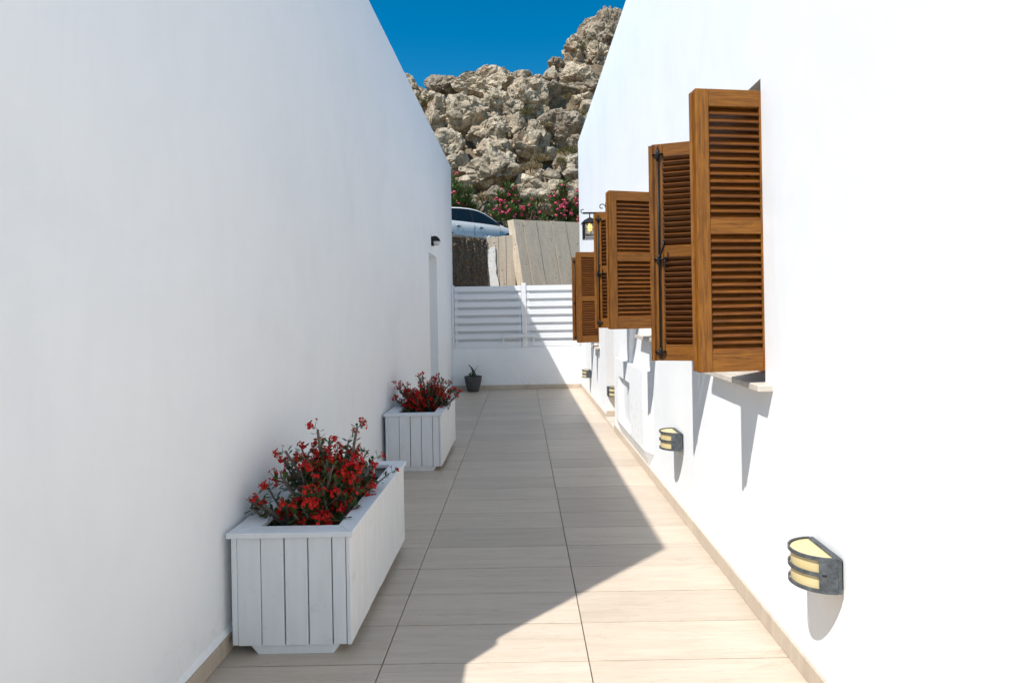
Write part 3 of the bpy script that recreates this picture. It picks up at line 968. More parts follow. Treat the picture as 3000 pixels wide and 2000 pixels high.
# ------------------------------------------------------------------ retaining walls beyond the fence
WD = Vector((.788, .616, 0)); WN = Vector((.616, -.788, 0))        # run and outward normal of the tall wall
rw = empty('retaining_wall', (-.21, 17.5, 0)); tag(rw, 'tall beige board-marked concrete retaining wall below the oleanders', 'wall')
js = [0, .37, .93, 1.57, 2.21, 2.86, 3.55, 4.25, 5.1, 6.0]
rr = random.Random(9)
for i, (a, c) in enumerate(zip(js, js[1:])):
    off = rr.uniform(-.012, .012)
    g = MB()
    n_z = 16; ptsA = []; ptsB = []
    for k in range(n_z+1):
        t = k/n_z
        for lst, s_, e in ((ptsA, a+.006, 1), (ptsB, c-.006, -1)):
            ztop = 4.354 + .052*s_ + rr.uniform(-.012, .012)
            z = -.05 + (ztop+.05)*t
            bat = .22*(4.4 - z)
            jag = abs(rr.gauss(0, .008))*e
            lst.append(Vector((-.21, 17.5, 0)) + WD*(s_+jag) + WN*(bat+off) + Vector((0,0,z)))
    back = WN*-.32
    vs = ptsA + ptsB + [Vector((p.x, p.y, p.z)) + back for p in ptsA] + [p + back for p in ptsB]
    K = n_z+1; fs = []
    for k in range(n_z):
        fs += [(k, K+k, K+k+1, k+1), (2*K+k, 2*K+k+1, 3*K+k+1, 3*K+k), (k, k+1, 2*K+k+1, 2*K+k), (K+k, 3*K+k, 3*K+k+1, K+k+1)]
    fs += [(n_z, K+n_z, 3*K+n_z, 2*K+n_z), (0, 2*K, 3*K, K)]
    g.add(vs, fs); g.build('concrete_panel', M['concrete'], rw, origin=(Vector((-.21, 17.5, 0)) + WD*(a+c)/2))
lwl = empty('retaining_wall', (-.7, 17.6, 0)); tag(lwl, 'lower concrete wall with a pale rendered strip, between the dark rough wall and the tall wall', 'wall')
g = MB()
A = Vector((-1.04, 17.5, 0)); Bp = Vector((-.15, 17.55, 0))
seg = [0, .42, .68, 1.0]
for a, c in zip(seg, seg[1:]):
    g = MB(); p = A.lerp(Bp, a); q = A.lerp(Bp, c); o = rr.uniform(-.006, .006)
    za, zc_ = 3.79 + .10*a, 3.79 + .10*c
    g.add([(p.x+.006, p.y+o, -.05), (q.x-.006, q.y+o, -.05), (q.x-.006, q.y+o, zc_), (p.x+.006, p.y+o, za),
           (p.x+.006, p.y+.35, -.05), (q.x-.006, q.y+.35, -.05), (q.x-.006, q.y+.35, zc_), (p.x+.006, p.y+.35, za)],
          [(0,1,2,3), (5,4,7,6), (4,0,3,7), (1,5,6,2), (3,2,6,7), (4,5,1,0)])
    g.build('concrete_panel', M['concrete'], lwl, origin=(p+q)/2)
g = MB()
edge = [(-1.045, 3.38), (-.98, 3.42), (-.87, 3.50), (-.78, 3.52)]
rt = [(-.765, 3.30), (-.775, 3.05), (-.745, 2.85), (-.76, 2.7), (-.70, 2.5), (-.66, 2.2), (-.6, 1.5)]
poly = edge + rt + [(-.86, 1.5), (-.955, 2.4)]
g.prism([(x, 17.475, z) for x, z in poly], (0, .02, 0)); g.build('rendered_strip', M['patch'], lwl)
g = MB()
for k in range(14):
    c = Vector((-1.0+rr.uniform(-.12, .18), 17.62+rr.uniform(-.08, .08), 3.80+rr.uniform(0, .03)))
    r = rr.uniform(.02, .05)
    g.add([c+Vector((rr.uniform(-1,1)*r, rr.uniform(-1,1)*r, rr.uniform(-.3,1)*r)) for _ in range(6)], [(0,1,2),(0,2,3),(0,3,4),(0,4,5),(1,2,5),(3,4,1)])
g.build('mortar_lump', M['patch'], lwl)
dw = empty('rough_wall', (-1.6, 16.9, 0)); tag(dw, 'dark brown rough-cast wall in shade just past the shaded house', 'wall')
g = MB(); n1, n2 = 120, 130; vs = []; fs = []
P0 = Vector((-3.76, 14.83, 0)); P1 = Vector((-1.05, 17.49, 0)); nn = Vector(((P1-P0).y, -(P1-P0).x, 0)).normalized()
for j in range(n2+1):
    for i in range(n1+1):
        p = P0.lerp(P1, i/n1); z = 3.80*j/n2 - .05 + (0.0 if j < n2 else .0)
        dsp = .045*noise.fractal(Vector((i*.31, j*.22, 0)), .6, 2.0, 4) + .022*rr.random()
        lean = .10*(1-j/n2)
        q = p + nn*dsp + Vector((lean*(i/n1), 0, 0))
        vs.append((q.x, q.y, z))
for j in range(n2):
    for i in range(n1):
        a = j*(n1+1)+i; fs.append((a, a+1, a+n1+2, a+n1+1))
g.add(vs, fs)
g.build('rough_cast', M['spatter'], dw, recalc=True)
g = MB(); q0 = P0 - nn*.02; q1 = P1 - nn*.02
g.prism([(q0.x, q0.y, -.05), (q1.x, q1.y, -.05), (q1.x, q1.y, 3.775), (q0.x, q0.y, 3.80)], -nn*.3)
g.build('wall_core', M['concrete'], dw)
g = MB(); g.prism([(q0.x, q0.y, 3.801), (q1.x, q1.y, 3.785), (q1.x-nn.x*.3, q1.y-nn.y*.3, 3.785), (q0.x-nn.x*.3, q0.y-nn.y*.3, 3.801)], (0, 0, .03))
g.build('coping', M['patch'], dw)

# road terrace behind the retaining walls
ROADZ = 3.62
g = MB()
e0 = Vector((-1.0, 17.85, 0)) - WD*30; e1 = Vector((-.4, 17.95, 0)) + WD*40
g.prism([(e0.x, e0.y, ROADZ), (e1.x, e1.y, ROADZ), (e1.x-12, e1.y+14, ROADZ), (e0.x-12, e0.y+14, ROADZ)], (0, 0, -3.6))
tag(g.build('road', M['asphalt']), kind='structure')

# ------------------------------------------------------------------ hillside
def ridge(x):
    t = max(0, min(1, (x-1.2)/5.5)); t = t*t*(3-2*t)
    return 36.3 + 10.6*t - .02*min(0, x+4)**2*0
def hill_z(x, y):
    rY = ridge(x)
    yy = y - .08*x*0
    z = 3.6 + .95*(min(yy, rY)-23.0)
    if yy > rY: z += -.22*(yy-rY)
    return z
def hill_full(x, y):
    z = hill_z(x, y) - (.75 if y < 34 else .75 - .45*min(1, (y-34)/1.5))
    z += .55*noise.noise(Vector((x*.35, y*.35, 1.7))) + .35*noise.noise(Vector((x*.9, y*.9, 4.1))) + .16*noise.noise(Vector((x*2.3, y*2.3, 9.0)))
    return z
xs = [-60, -45, -32, -24, -18, -14] + [-12 + .2*i for i in range(121)] + [14, 18, 24, 32, 45, 60]
ys = [22.6 + .2*i for i in range(132)] + [50, 53, 58, 65, 75, 90]
g = MB(); vs = []; fs = []
for y in ys:
    for x in xs:
        vs.append((x, y, hill_full(x, y) if y > 22.7 else ROADZ-.4))
nx_ = len(xs)
for j in range(len(ys)-1):
    for i in range(nx_-1):
        a = j*nx_+i; fs.append((a, a+1, a+nx_+1, a+nx_))
g.add(vs, fs)
m, nt, b = new_mat('hill_earth', rough=1.0)
v = coords(nt)
c1 = ramp(nt, nz(nt, v, 1.1, 8, .7), [(.3, (.16,.105,.06)), (.5, (.31,.22,.135)), (.7, (.40,.33,.235))])
gr = ramp(nt, nz(nt, v, .8, 7, .7), [(.52, (0,0,0)), (.62, (1,1,1))])
nt.links.new(mix(nt, c1, ramp(nt, nz(nt, v, 9, 4), [(.3, (.085,.075,.03)), (.7, (.22,.17,.075))]), gr), b.inputs['Base Color'])
bump(nt, b, nz(nt, v, 5, 9, .75), 1.0, .3)
hill = g.build('hillside', m, smooth=False, origin=(0, 30, 6))
tag(hill, kind='structure')

def rock_mesh(seed, rx, ry, rz, sub):
    rr = random.Random(seed)
    bm = bmesh.new(); bmesh.ops.create_icosphere(bm, subdivisions=sub, radius=1.0)
    planes = []
    for _ in range(rr.randint(8, 12)):
        n_ = Vector((rr.gauss(0,1), rr.gauss(0,1), rr.gauss(0,.8))).normalized()
        planes.append((n_, rr.uniform(.50, .86)))
    so = Vector((rr.uniform(0, 90), rr.uniform(0, 90), rr.uniform(0, 90)))
    av = (rx+ry+rz)/3; k1 = min(1.0, av)
    for vtx in bm.verts:
        p = vtx.co.copy()
        for n_, d_ in planes:
            e = p.dot(n_) - d_
            if e > 0: p -= n_*e
        if p.z < 0:
            k_ = 1 + .30*p.z; p.x *= k_; p.y *= k_
        q = Vector((p.x*rx, p.y*ry, p.z*rz))
        nrm = q.normalized()
        dsp = .11*av*noise.fractal(q*(1.0/av) + so, .9, 2.1, 2)
        dsp += .085*k1*(.5-abs(noise.noise(q*2.0 + so)))*2
        dsp += .060*k1*noise.fractal(q*4.5+so, .7, 2.0, 4)
        vd = noise.voronoi(q*3.4+so)[0]
        dsp -= .20*k1*max(0, .32-vd[0])
        # tilted fracture facets
        for fq, amp in ((1.25, .36), (3.2, .15)):
            fd, fp = noise.voronoi(q*fq+so)
            c_ = fp[0]
            r_ = Vector((noise.cell(c_*9.1), noise.cell(c_*5.7+Vector((3,1,7))), noise.cell(c_*6.9+Vector((8,2,5)))))
            dsp += amp*k1*(q*fq+so-c_).dot(r_)/fq
        if av > .55:
            w_ = Vector((noise.noise(q*1.3+so), noise.noise(q*1.3-so), 0))*.25
            fd, fp = noise.voronoi((q+w_)*1.0+so*.5)
            gap = fd[1]-fd[0]
            if gap < .07: dsp -= .15*(1-gap/.07)
            dsp += .06*noise.cell(fp[0]*7.3)
        vtx.co = q + nrm*dsp
    me = bpy.data.meshes.new('boulder'); bm.to_mesh(me); bm.free()
    me.materials.append(M['rock'])
    return me
ROCKS = [(-6.41, 35.53, 15.5, 0.53, 0.48, 0.44), (-4.68, 35.79, 15.75, 1.15, 0.93, 0.71), (-2.36, 35.56, 15.54, 1.81, 1.4, 0.99), (-5.52, 34.88, 14.89, 0.48, 0.45, 0.43), (0.21, 36.54, 16.46, 0.83, 0.67, 0.5), (-0.16, 35.42, 15.4, 0.39, 0.38, 0.37), (1.68, 34.97, 14.98, 1.06, 1.01, 0.97), (0.59, 33.89, 13.95, 1.05, 1.09, 1.13), (-3.61, 33.91, 13.97, 0.5, 0.39, 0.27), (-2.72, 33.42, 13.5, 0.4, 0.33, 0.26), (-4.63, 32.46, 12.59, 0.72, 0.85, 0.98), (-2.95, 32.02, 12.17, 1.19, 1.19, 1.19), (-1.24, 33.31, 13.39, 0.91, 0.89, 0.87), (-0.21, 32.73, 12.85, 0.77, 0.73, 0.69), (-1.78, 30.82, 11.03, 0.99, 0.9, 0.8), (-0.99, 31.34, 11.52, 0.37, 0.54, 0.71), (0.09, 31.19, 11.38, 0.62, 0.66, 0.71), (1.01, 30.86, 11.07, 0.65, 0.65, 0.65), (2.48, 31.37, 11.55, 0.99, 0.92, 0.84), (2.09, 32.64, 12.76, 0.69, 0.48, 0.27), (4.0, 34.27, 14.31, 0.72, 0.54, 0.36), (4.15, 33.4, 13.48, 0.51, 0.43, 0.35), (-3.52, 29.89, 10.14, 0.93, 0.84, 0.76), (-1.02, 29.38, 9.66, 0.98, 0.84, 0.69), (-1.34, 28.0, 8.35, 1.19, 0.98, 0.78), (-3.08, 28.44, 8.77, 0.67, 0.59, 0.51), (0.63, 29.78, 10.04, 0.85, 0.77, 0.7), (1.64, 29.42, 9.7, 0.38, 0.32, 0.26), (2.45, 28.46, 8.79, 0.67, 0.59, 0.51), (1.59, 27.77, 8.13, 0.41, 0.36, 0.32), (0.24, 27.11, 7.5, 0.64, 0.53, 0.42), (-1.15, 26.54, 6.96, 0.49, 0.41, 0.33), (-1.71, 25.8, 6.26, 0.58, 0.49, 0.4), (-2.7, 27.32, 7.7, 0.42, 0.39, 0.35), (0.83, 27.66, 8.03, 0.45, 0.37, 0.29), (2.67, 38.45, 18.28, 0.57, 0.61, 0.65), (3.34, 37.52, 17.4, 0.43, 0.41, 0.39), (4.2, 39.78, 19.55, 0.71, 0.91, 1.1), (5.7, 42.72, 22.34, 0.66, 0.66, 0.66), (6.11, 44.68, 24.2, 0.8, 0.61, 0.42), (6.79, 42.57, 22.19, 1.21, 1.37, 1.53), (5.71, 39.34, 19.12, 0.83, 0.88, 0.93), (7.23, 45.4, 24.88, 0.31, 0.31, 0.31), (8.1, 45.84, 25.3, 0.59, 0.53, 0.48), (3.92, 36.51, 16.43, 1.13, 0.99, 0.86), (4.77, 35.5, 15.48, 0.84, 0.79, 0.75), (2.25, 36.98, 16.89, 0.48, 0.48, 0.48), (3.59, 35.15, 15.14, 0.91, 0.73, 0.54), (1.44, 36.75, 16.67, 0.64, 0.48, 0.33), (1.4, 33.23, 13.32, 0.43, 0.47, 0.51), (-0.64, 35.99, 15.94, 0.55, 0.46, 0.37), (4.1, 31.96, 12.11, 0.44, 0.47, 0.51), (3.74, 31.03, 11.23, 0.4, 0.4, 0.4), (0.51, 28.25, 8.59, 0.42, 0.35, 0.28), (2.62, 27.76, 8.12, 0.41, 0.35, 0.29), (1.18, 26.5, 6.93, 0.46, 0.38, 0.3), (2.09, 26.48, 6.91, 0.52, 0.43, 0.33), (2.8, 26.91, 7.32, 0.47, 0.43, 0.4), (-2.22, 26.23, 6.67, 0.39, 0.32, 0.26), (-0.46, 25.85, 6.31, 0.38, 0.32, 0.26), (3.48, 29.06, 9.35, 0.5, 0.5, 0.5), (3.06, 30.4, 10.63, 0.45, 0.38, 0.3), (-5.38, 33.43, 13.51, 0.41, 0.46, 0.5), (-4.61, 33.83, 13.89, 0.5, 0.39, 0.28), (1.07, 27.04, 7.44, 0.4, 0.32, 0.24), (1.75, 27.12, 7.51, 0.4, 0.32, 0.23), (2.32, 26.13, 6.57, 0.58, 0.47, 0.36), (1.39, 25.81, 6.27, 0.45, 0.35, 0.26), (0.65, 26.51, 6.94, 0.46, 0.39, 0.33)]
for i, (x, y, z, rx, ry, rz) in enumerate(ROCKS):
    big = max(rx, rz)
    me = rock_mesh(100+i, rx*1.27, ry*1.25, rz*1.27, 5 if big > .55 else 4)
    inst('boulder', me, hill, (x, y-30-.25*ry, z-6-(.18 if y > 34.5 else .06)))
rr = random.Random(77)
rubs = [rock_mesh(500+i, .8, .7, .6, 4) for i in range(7)]
# boulders to either side of the view, so the slope goes on
for i in range(46):
    x = rr.choice((-1, 1))*rr.uniform(6.5, 15); y = rr.uniform(25, 37)
    s = rr.uniform(.4, 1.3)
    inst('boulder', rr.choice(rubs), hill, (x, y-30, hill_full(x, y)-6+.1*s), (rr.uniform(0,6),)*3, (s*1.3, s*1.2, s))
for i in range(45):
    y = rr.uniform(24.6, 36); x = rr.uniform(-.20*y, .13*y); s = rr.uniform(.22, .55)
    inst('boulder', rr.choice(rubs), hill, (x, y-30, hill_full(x, y)-6+.15*s), (rr.uniform(-.5,.5), rr.uniform(-.5,.5), rr.uniform(0,6)), (s*1.2, s*1.1, s))
# loose rubble between the boulders
st = MB(); srcs = [[v_.co.copy() for v_ in me.vertices] for me in [rock_mesh(600+i, .8, .7, .55, 2) for i in range(4)]]
srcf = [[tuple(p.vertices) for p in me.polygons] for me in [rock_mesh(600, .8, .7, .55, 2)]][0]
for i in range(520):
    if rr.random() < .45: x, y = rr.uniform(1.4, 4.2), rr.uniform(25.2, 30)
    else:
        y = rr.uniform(24.2, 36); x = rr.uniform(-.21*y, .125*y)
    s = rr.uniform(.06, .2)
    Mx = Matrix.Translation((x, y, hill_full(x, y)+.03)) @ Matrix.Rotation(rr.uniform(0,6), 4, 'Z') @ Matrix.Rotation(rr.uniform(0,6), 4, 'X') @ Matrix.Diagonal((s*1.3, s, s*.9, 1))
    st.add([Mx @ p for p in rr.choice(srcs)], srcf)
o = st.build('rubble', M['rock'], hill, recalc=False); o['kind'] = 'stuff'

# ------------------------------------------------------------------ shrubs and oleanders
def tuft(g, rr, rx, rz, n, L, W, mi=0):
    for i in range(n):
        az = rr.uniform(0, 6.28); t = rr.random()**.6
        p = Vector((math.cos(az)*rx*t*.8, math.sin(az)*rx*t*.6, rr.random()**1.3*rz*(1.1-t*.7)))
        d = Vector((math.cos(az)*rr.uniform(.1, 1), math.sin(az)*rr.uniform(.1, 1), rr.uniform(.25, 1.2))).normalized()
        s = d.cross(Vector((rr.uniform(-1,1), rr.uniform(-1,1), rr.uniform(-1,1)))).normalized()
        l = L*rr.uniform(.6, 1.4); w_ = W*rr.uniform(.6, 1.3)
        g.add([p - s*w_*.5, p + s*w_*.5, p + d*l*.6 + s*w_*.5, p + d*l], [(0,1,2,3)], mi)
SHR = [(-4.8, 32.85, 13.74, .9, .34, 'olive', 'wide olive shrub under the upper left boulders by the shaded house'),
 (-3.01, 31.91, 12.85, .67, .27, 'olive', 'low olive shrub on the ledge above the biggest central boulder'),
 (-5.64, 32.81, 13.7, .26, .49, 'olive', 'small upright shrub at the left edge of the slope'),
 (2.49, 28.4, 9.51, .6, .31, 'olive', 'yellow-green shrub on the slope right beside the sunlit house edge'),
 (.56, 27.33, 8.49, .61, .28, 'straw', 'straw-coloured dry shrub in the middle of the lower slope'),
 (3.26, 31.45, 12.41, .58, .31, 'olive', 'olive shrub above the pale boulder at the right'),
 (.47, 31.75, 12.69, .43, .43, 'olive', 'olive shrub on the smooth slab right of the centre'),
 (2.08, 27.64, 8.79, .25, .27, 'olive', 'small green shrub below the yellow-green one at the right'),
 (1.06, 27.87, 9.0, .43, .28, 'straw', 'dry shrub between the pale boulders right of the centre'),
 (2.96, 33.12, 13.99, .34, .26, 'straw', 'small dry shrub under the reddish cliff'),
 (-1.57, 25.31, 6.57, .38, .28, 'straw', 'dry shrub just above the roof of the parked car'),
 (.86, 25.13, 6.4, .47, .31, 'olive', 'olive shrub between the middle and the right oleander'),
 (-2.95, 35.36, 16.3, .57, .19, 'olive', 'thin scrub on the crest of the domed skyline boulder'),
 (4.45, 39.28, 19.85, .41, .6, 'olive', 'scrub clinging high on the right rock tower'),
 (1.34, 30.52, 11.53, .45, .23, 'straw', 'dry tuft left of the pale round boulder at the right')]
rr = random.Random(31)
for x, y, z, rx, rz, mt, lab in SHR:
    y2 = y - .15
    root = empty('shrub', (x, y2, z-rz*.55)); tag(root, lab, 'shrub', 'scrub on the rocky slope')
    g = MB(); tuft(g, rr, rx*1.15, rz*1.25, int(900*rx), .14, .026)
    f = g.local('foliage', M[mt], root, recalc=False)
    g = MB()
    for k in range(5):
        a = rr.uniform(0, 6.28)
        g.tube([(0,0,-.25), (math.cos(a)*rx*.3, math.sin(a)*rx*.3, 0), (math.cos(a)*rx*.6, math.sin(a)*rx*.5, rz*.6)], [.02, .014, .006], 5)
    g.local('stem', M['bark'], root, recalc=False)
# dry grass growing between the stones
g = MB()
for i in range(2600):
    y = rr.uniform(23.2, 36); x = rr.uniform(-.22*y, .14*y)
    if noise.noise(Vector((x*.5, y*.5, 2))) < -.05: continue
    z = hill_full(x, y)
    for k in range(4):
        p = Vector((x+rr.uniform(-.1,.1), y+rr.uniform(-.1,.1), z-.02)); d = Vector((rr.uniform(-.5,.5), rr.uniform(-.5,.5), 1)).normalized()
        l = rr.uniform(.1, .28); g.add([p+Vector((-.012,0,0)), p+Vector((.012,0,0)), p+d*l], [(0,1,2)])
o = g.build('dry_grass', M['straw'], recalc=False); tag(o, 'straw-coloured dry grass between the boulders', 'grass', kind='stuff')

pet = MB()
for i in range(11):
    az = rr.uniform(0, 6.28); el = rr.uniform(-.2, 1.5); d = Vector((math.cos(az)*math.cos(el), math.sin(az)*math.cos(el), math.sin(el)))
    c = d*rr.uniform(.03, .062); t = d.orthogonal().normalized(); u = d.cross(t)
    pet.add([c] + [c + (t*math.cos(k*1.2566) + u*math.sin(k*1.2566))*.030 + d*.008 for k in range(5)], [(0,k,k%5+1) for k in range(1, 6)])
PET = pet.mesh('blossom', M['pink'], recalc=False)
def oleander(loc, rx, ry, H, nl, nf, label, seed):
    rr = random.Random(seed)
    root = empty('oleander_bush', loc); tag(root, label, 'bush', 'pink oleanders above the road')
    g = MB(); shoots = []
    for i in range(34):
        az = rr.uniform(0, 6.28); t = rr.random()**.6
        top = Vector((math.cos(az)*rx*t, math.sin(az)*ry*t, H*(1-.42*t*t)*rr.uniform(.70, 1.0)))
        mid = Vector((top.x*.35, top.y*.35, top.z*.55))
        g.tube([(rr.uniform(-.1,.1), rr.uniform(-.1,.1), -.3), mid, top], [.022, .014, .006], 5)
        shoots.append((mid, top))
    g.local('stem', M['bark'], root, recalc=False)
    lv = MB()
    for i in range(nl):
        a, c = rr.choice(shoots); t = rr.random()**.6
        p = a.lerp(c, t)*1.0 + Vector((rr.gauss(0, .06), rr.gauss(0, .06), rr.gauss(0, .05)))
        az = rr.uniform(0, 6.28); d = Vector((math.cos(az), math.sin(az), rr.uniform(.1, 1.2))).normalized()
        s = d.cross(Vector((0,0,1))).normalized()
        s = (s + Vector((0,0,rr.uniform(-.6,.6)))).normalized()
        l = rr.uniform(.15, .27); w_ = rr.uniform(.026, .042)
        lv.add([p, p + d*l*.45 + s*w_*.5, p + d*l, p + d*l*.45 - s*w_*.5], [(0,1,2,3)])
    o = lv.local('foliage', M['oleander'], root, recalc=False); o['kind'] = 'stuff'
    for i in range(nf):
        a, c = rr.choice(shoots); t = rr.uniform(.35, 1.03)
        p = a.lerp(c, t) + Vector((rr.gauss(0, .10), rr.gauss(0, .08)-.20, rr.gauss(0, .07)+.05))
        s = rr.uniform(.75, 1.3)
        inst('blossom', PET, root, p, (rr.uniform(-.6,.9), rr.uniform(-.5,.5), rr.uniform(0,6)), (s,)*3)
oleander((-2.65, 23.6, 4.1), .95, .7, 3.3, 7000, 48, 'pink oleander behind the parked car, beside the shaded house', 1)
oleander((-.30, 23.0, 3.75), 1.2, .75, 3.2, 8500, 95, 'middle pink oleander between the parked car and the sunlit house', 2)
oleander((1.85, 23.4, 3.9), 1.1, .75, 3.1, 8000, 100, 'pink oleander above the tall concrete wall next to the lantern', 3)

# ------------------------------------------------------------------ parked car
car = empty('parked_car', (-3.61, 18.82, ROADZ), R(36.1))
tag(car, 'silver hatchback car parked on the road above the concrete wall', 'car')
ST = [(.02,.62,.42,.72), (.06,.72,.36,.80), (.18,.82,.27,.90), (.5,.865,.21,.945), (1.0,.885,.19,.945), (1.6,.892,.19,.935), (2.2,.892,.19,.92), (2.8,.885,.19,.90),
      (3.15,.875,.19,.875), (3.5,.86,.19,.83), (3.8,.825,.20,.765), (4.0,.77,.22,.70), (4.14,.68,.26,.63), (4.21,.58,.32,.54)]
g = MB(); vs = []; fs = []
def ring(x, w_, zb, zt):
    h = zt - zb
    half = [(w_*.55, zb), (w_*.93, zb+.01), (w_*.985, zb+h*.10), (w_*.992, zb+h*.22), (w_*.985, zb+h*.36), (w_*.998, zb+h*.55), (w_, zb+h*.72), (w_*.985, zb+h*.88), (w_*.945, zt), (w_*.7, zt+.028), (w_*.3, zt+.045)]
    return [(x, -y, z) for y, z in half] + [(x, y, z) for y, z in reversed(half)]
for s in ST: vs += ring(*s)
nr = 22
for i in range(len(ST)-1):
    for k in range(nr):
        fs.append((i*nr+k, i*nr+(k+1)%nr, (i+1)*nr+(k+1)%nr, (i+1)*nr+k))
fs += [tuple(range(nr)), tuple((len(ST)-1)*nr+k for k in reversed(range(nr)))]
g.add(vs, fs)
body = g.local('body', [M['paint'], M['trim']], car, True)
cut = []
for cx in (.78, 3.42):
    for s in (-1, 1):
        c = MB(); nn_ = 40
        c.prism([(cx+.355*math.cos(2*math.pi*k/nn_), s*.64, .315+.355*math.sin(2*math.pi*k/nn_)) for k in range(nn_)], (0, s*.5, 0), 0)
        co = c.local('cutter', M['trim'], car); cut.append(co)
        md = body.modifiers.new('arch', 'BOOLEAN'); md.object = co; md.operation = 'DIFFERENCE'; md.solver = 'EXACT'
bpy.context.view_layer.update()
dg = bpy.context.evaluated_depsgraph_get()
nm = bpy.data.meshes.new_from_object(body.evaluated_get(dg))
body.modifiers.clear(); body.data = nm
try:
    nm.set_sharp_from_angle(angle=R(32))
except Exception:
    pass
for co in cut: bpy.data.objects.remove(co, do_unlink=True)
# cabin
RF = [(.20,.93,.74), (.34,1.09,.70), (.52,1.24,.665), (.78,1.375,.635), (1.1,1.435,.62), (1.5,1.462,.615), (1.9,1.46,.612), (2.2,1.425,.615), (2.45,1.345,.63), (2.7,1.225,.655), (2.92,1.085,.69), (3.08,.965,.73), (3.17,.89,.77)]
def belt(x):
    for (xa, _, _, za), (xb, _, _, zb) in zip(ST, ST[1:]):
        if xa <= x <= xb: return za + (zb-za)*(x-xa)/(xb-xa)
    return .9
def roofz(x):
    for (xa, za, wa), (xb, zb, wb) in zip(RF, RF[1:]):
        if xa <= x <= xb:
            t = (x-xa)/(xb-xa); return za+(zb-za)*t, wa+(wb-wa)*t
    return RF[-1][1], RF[-1][2]
g = MB(); vs = []; fs = []
for x, z, w_ in RF:
    zb = belt(x) - .01; wb = .835 if x > .4 else .80
    half = [(wb, min(zb, z-.004)), (wb + (w_+.035-wb)*.5 + .006, (zb+z)/2 if z > zb else z), (w_+.035, z-.045 if z-.05 > zb else z-.003), (w_, z-.012), (w_*.6, z+.016), (w_*.2, z+.024)]
    vs += [(x, -y, zz) for y, zz in half] + [(x, y, zz) for y, zz in reversed(half)]
nr = 12
for i in range(len(RF)-1):
    for k in range(nr-1):
        fs.append((i*nr+k, i*nr+k+1, (i+1)*nr+k+1, (i+1)*nr+k))
g.add(vs, fs)
cabin = g.local('cabin', M['paint'], car, True)
def side_y(x, z):
    rz_, rw_ = roofz(x); zb = belt(x); wb = .835
    t = max(0, min(1, (z-zb)/max(.02, rz_-.045-zb)))
    return wb + (rw_+.035-wb)*t + .012*math.sin(math.pi*t)
def side_panel(x0, x1, top_in, bot_in, off, name, mat_, parent):
    for s in (-1, 1):
        g = MB(); vs = []; fs = []; n_ = 22; mseg = 4
        for i in range(n_+1):
            x = x0 + (x1-x0)*i/n_
            zt = roofz(x)[0] - top_in; zb = belt(x) + bot_in
            zt = max(zt, zb+.004)
            for k in range(mseg+1):
                z = zb + (zt-zb)*k/mseg
                vs.append((x, s*(side_y(x, z)+off), z))
        for i in range(n_):
            for k in range(mseg):
                a = i*(mseg+1)+k; fs.append((a, a+1, a+mseg+2, a+mseg+1))
        g.add(vs, fs)
        ob = g.local(name, mat_, parent, True)
        if parent is car or True:
            pass
side_panel(.52, 3.0, .050, .006, .004, 'window_surround', M['trim'], cabin)
side_panel(.85, 1.84, .075, .022, .0075, 'side_window', M['glass'], cabin)
side_panel(1.95, 2.86, .075, .022, .0075, 'side_window', M['glass'], cabin)
# windscreen and rear window
for (xa, xb, nm_) in ((2.3, 3.10, 'windscreen'), (.26, .62, 'rear_window')):
    g = MB(); vs = []; fs = []; n_ = 10
    for i in range(n_+1):
        x = xa + (xb-xa)*i/n_; z, w_ = roofz(x)
        for k in range(7):
            t = -1 + 2*k/6; vs.append((x + (.006 if xa > 2 else -.006), t*(w_-.03), z + .034 - .022*t*t))
    for i in range(n_):
        for k in range(6):
            a = i*7+k; fs.append((a, a+1, a+8, a+7))
    g.add(vs, fs); g.local(nm_, M['glass'], cabin, True)
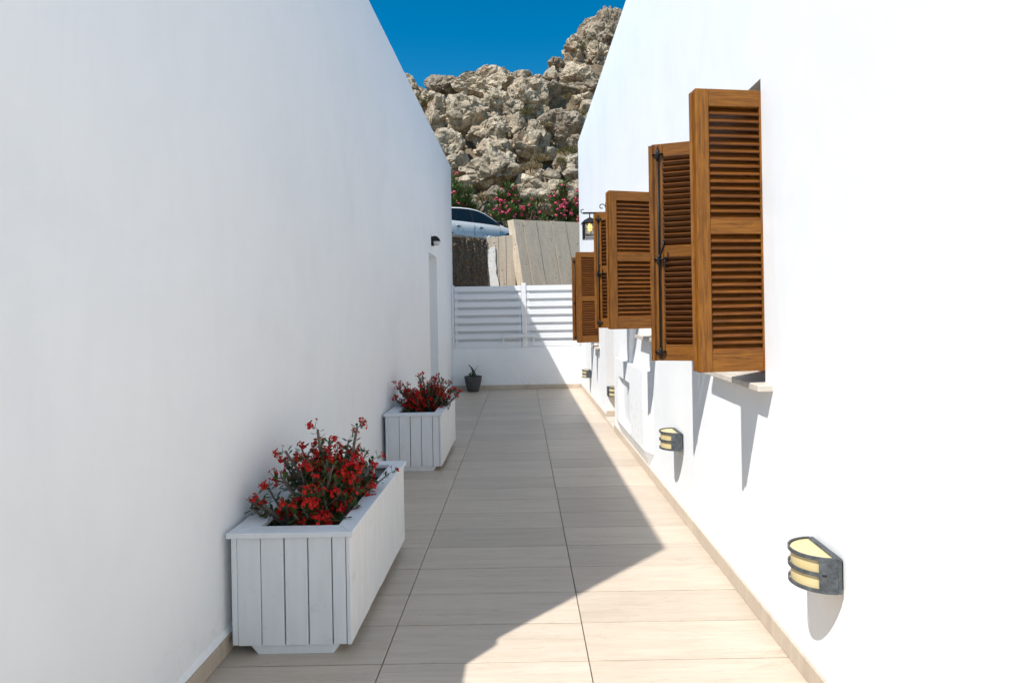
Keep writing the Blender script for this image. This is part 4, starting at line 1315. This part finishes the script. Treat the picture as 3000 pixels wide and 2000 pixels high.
# door seams, handles, mirrors, sills
for s in (-1, 1):
    for x in (1.90, 2.98):
        g = MB()
        pts = [(x + (.10 if x < 2 else -.02)*((z-.3)/.6 if x > 2 else 0), s*.8975, z) for z in (.26, .4, .55, .7, .82, .88)]
        g.tube([(px, s*(.884 + .010*math.sin((pz-.2)*2.6)), pz) for px, _, pz in pts], .0035, 5); g.local('door_seam', M['trim'], body)
    for x in (1.28, 2.18):
        g = MB(); g.tube([(x-.11, s*.893, .775), (x-.07, s*.922, .778), (x+.05, s*.924, .772), (x+.10, s*.893, .765)], [.011, .014, .014, .011], 8)
        hd = g.local('door_handle', M['chrome'], body, True)
        g = MB(); g.lathe([(0, 0), (.055, -.0), (.06, -.004)], (0, 0, 0), 16)
        g.v = [Vector((x + p.x, s*(.893 + abs(p.z)*.2), .762 + p.y*.6)) for p in g.v]
        g.local('recess', M['trim'], hd)
    g = MB()
    prof = [(-.09, .03), (-.10, .11), (-.04, .155), (.07, .14), (.12, .07), (.09, .02)]
    g.prism([(2.86+x, s*.90, .885+z) for x, z in prof], (0, s*.17, 0))
    mo = g.local('mirror', M['trim'], body)
    bv = mo.modifiers.new('bevel', 'BEVEL'); bv.width = .03; bv.segments = 3
    g = MB(); g.box((1.16, min(s*.80, s*.888), .20), (3.06, max(s*.80, s*.888), .262), .015); g.local('sill_strip', M['paint'], body)
    for x in (.78, 3.42):
        wy = s*.775
        wh = MB()
        prof = [(.20, -.10), (.275, -.10), (.305, -.07), (.312, 0), (.305, .07), (.275, .10), (.20, .10)]
        wh.lathe(prof, (0,0,0), 32)
        wh.v = [Vector((x + p.x, wy + p.z, .315 + p.y)) for p in wh.v]
        wo = wh.local('wheel', M['tyre'], car, True)
        rm = MB(); rm.lathe([(.205, .075), (.195, .06), (.19, .03), (.19, -.09)], (0,0,0), 28)
        for k in range(5):
            a = k*1.2566; ca, sa = math.cos(a), math.sin(a)
            rm.add([Vector((ca*r_ - sa*w_, sa*r_ + ca*w_, zz)) for r_, w_, zz in ((.03, -.035, .06), (.2, -.028, .055), (.2, .028, .055), (.03, .035, .06), (.03, -.035, .03), (.2, -.028, .025), (.2, .028, .025), (.03, .035, .03))],
                   [(0,1,2,3), (0,4,5,1), (3,2,6,7), (4,7,6,5)])
        rm.lathe([(0, .066), (.045, .064), (.05, .03)], (0,0,0), 16)
        rm.v = [Vector((x + p.x, wy + s*(p.z+.01), .315 + p.y)) for p in rm.v]
        rm.local('rim', M['rim'], wo)
        wl = MB(); wl.lathe([(0, 0), (.36, 0)], (0,0,0), 24); wl.v = [Vector((x+p.x, s*.645, .315+p.y)) for p in wl.v]
        wl.local('wheel_well', M['trim'], body)
    g = MB(); g.add([(4.05, s*.50, .60), (3.90, s*.795, .63), (3.78, s*.815, .70), (3.98, s*.62, .715)], [(0,1,2,3)]); g.v = [p + Vector((.012, s*.012, .01)) for p in g.v]
    g.local('headlight', M['chrome'], body)
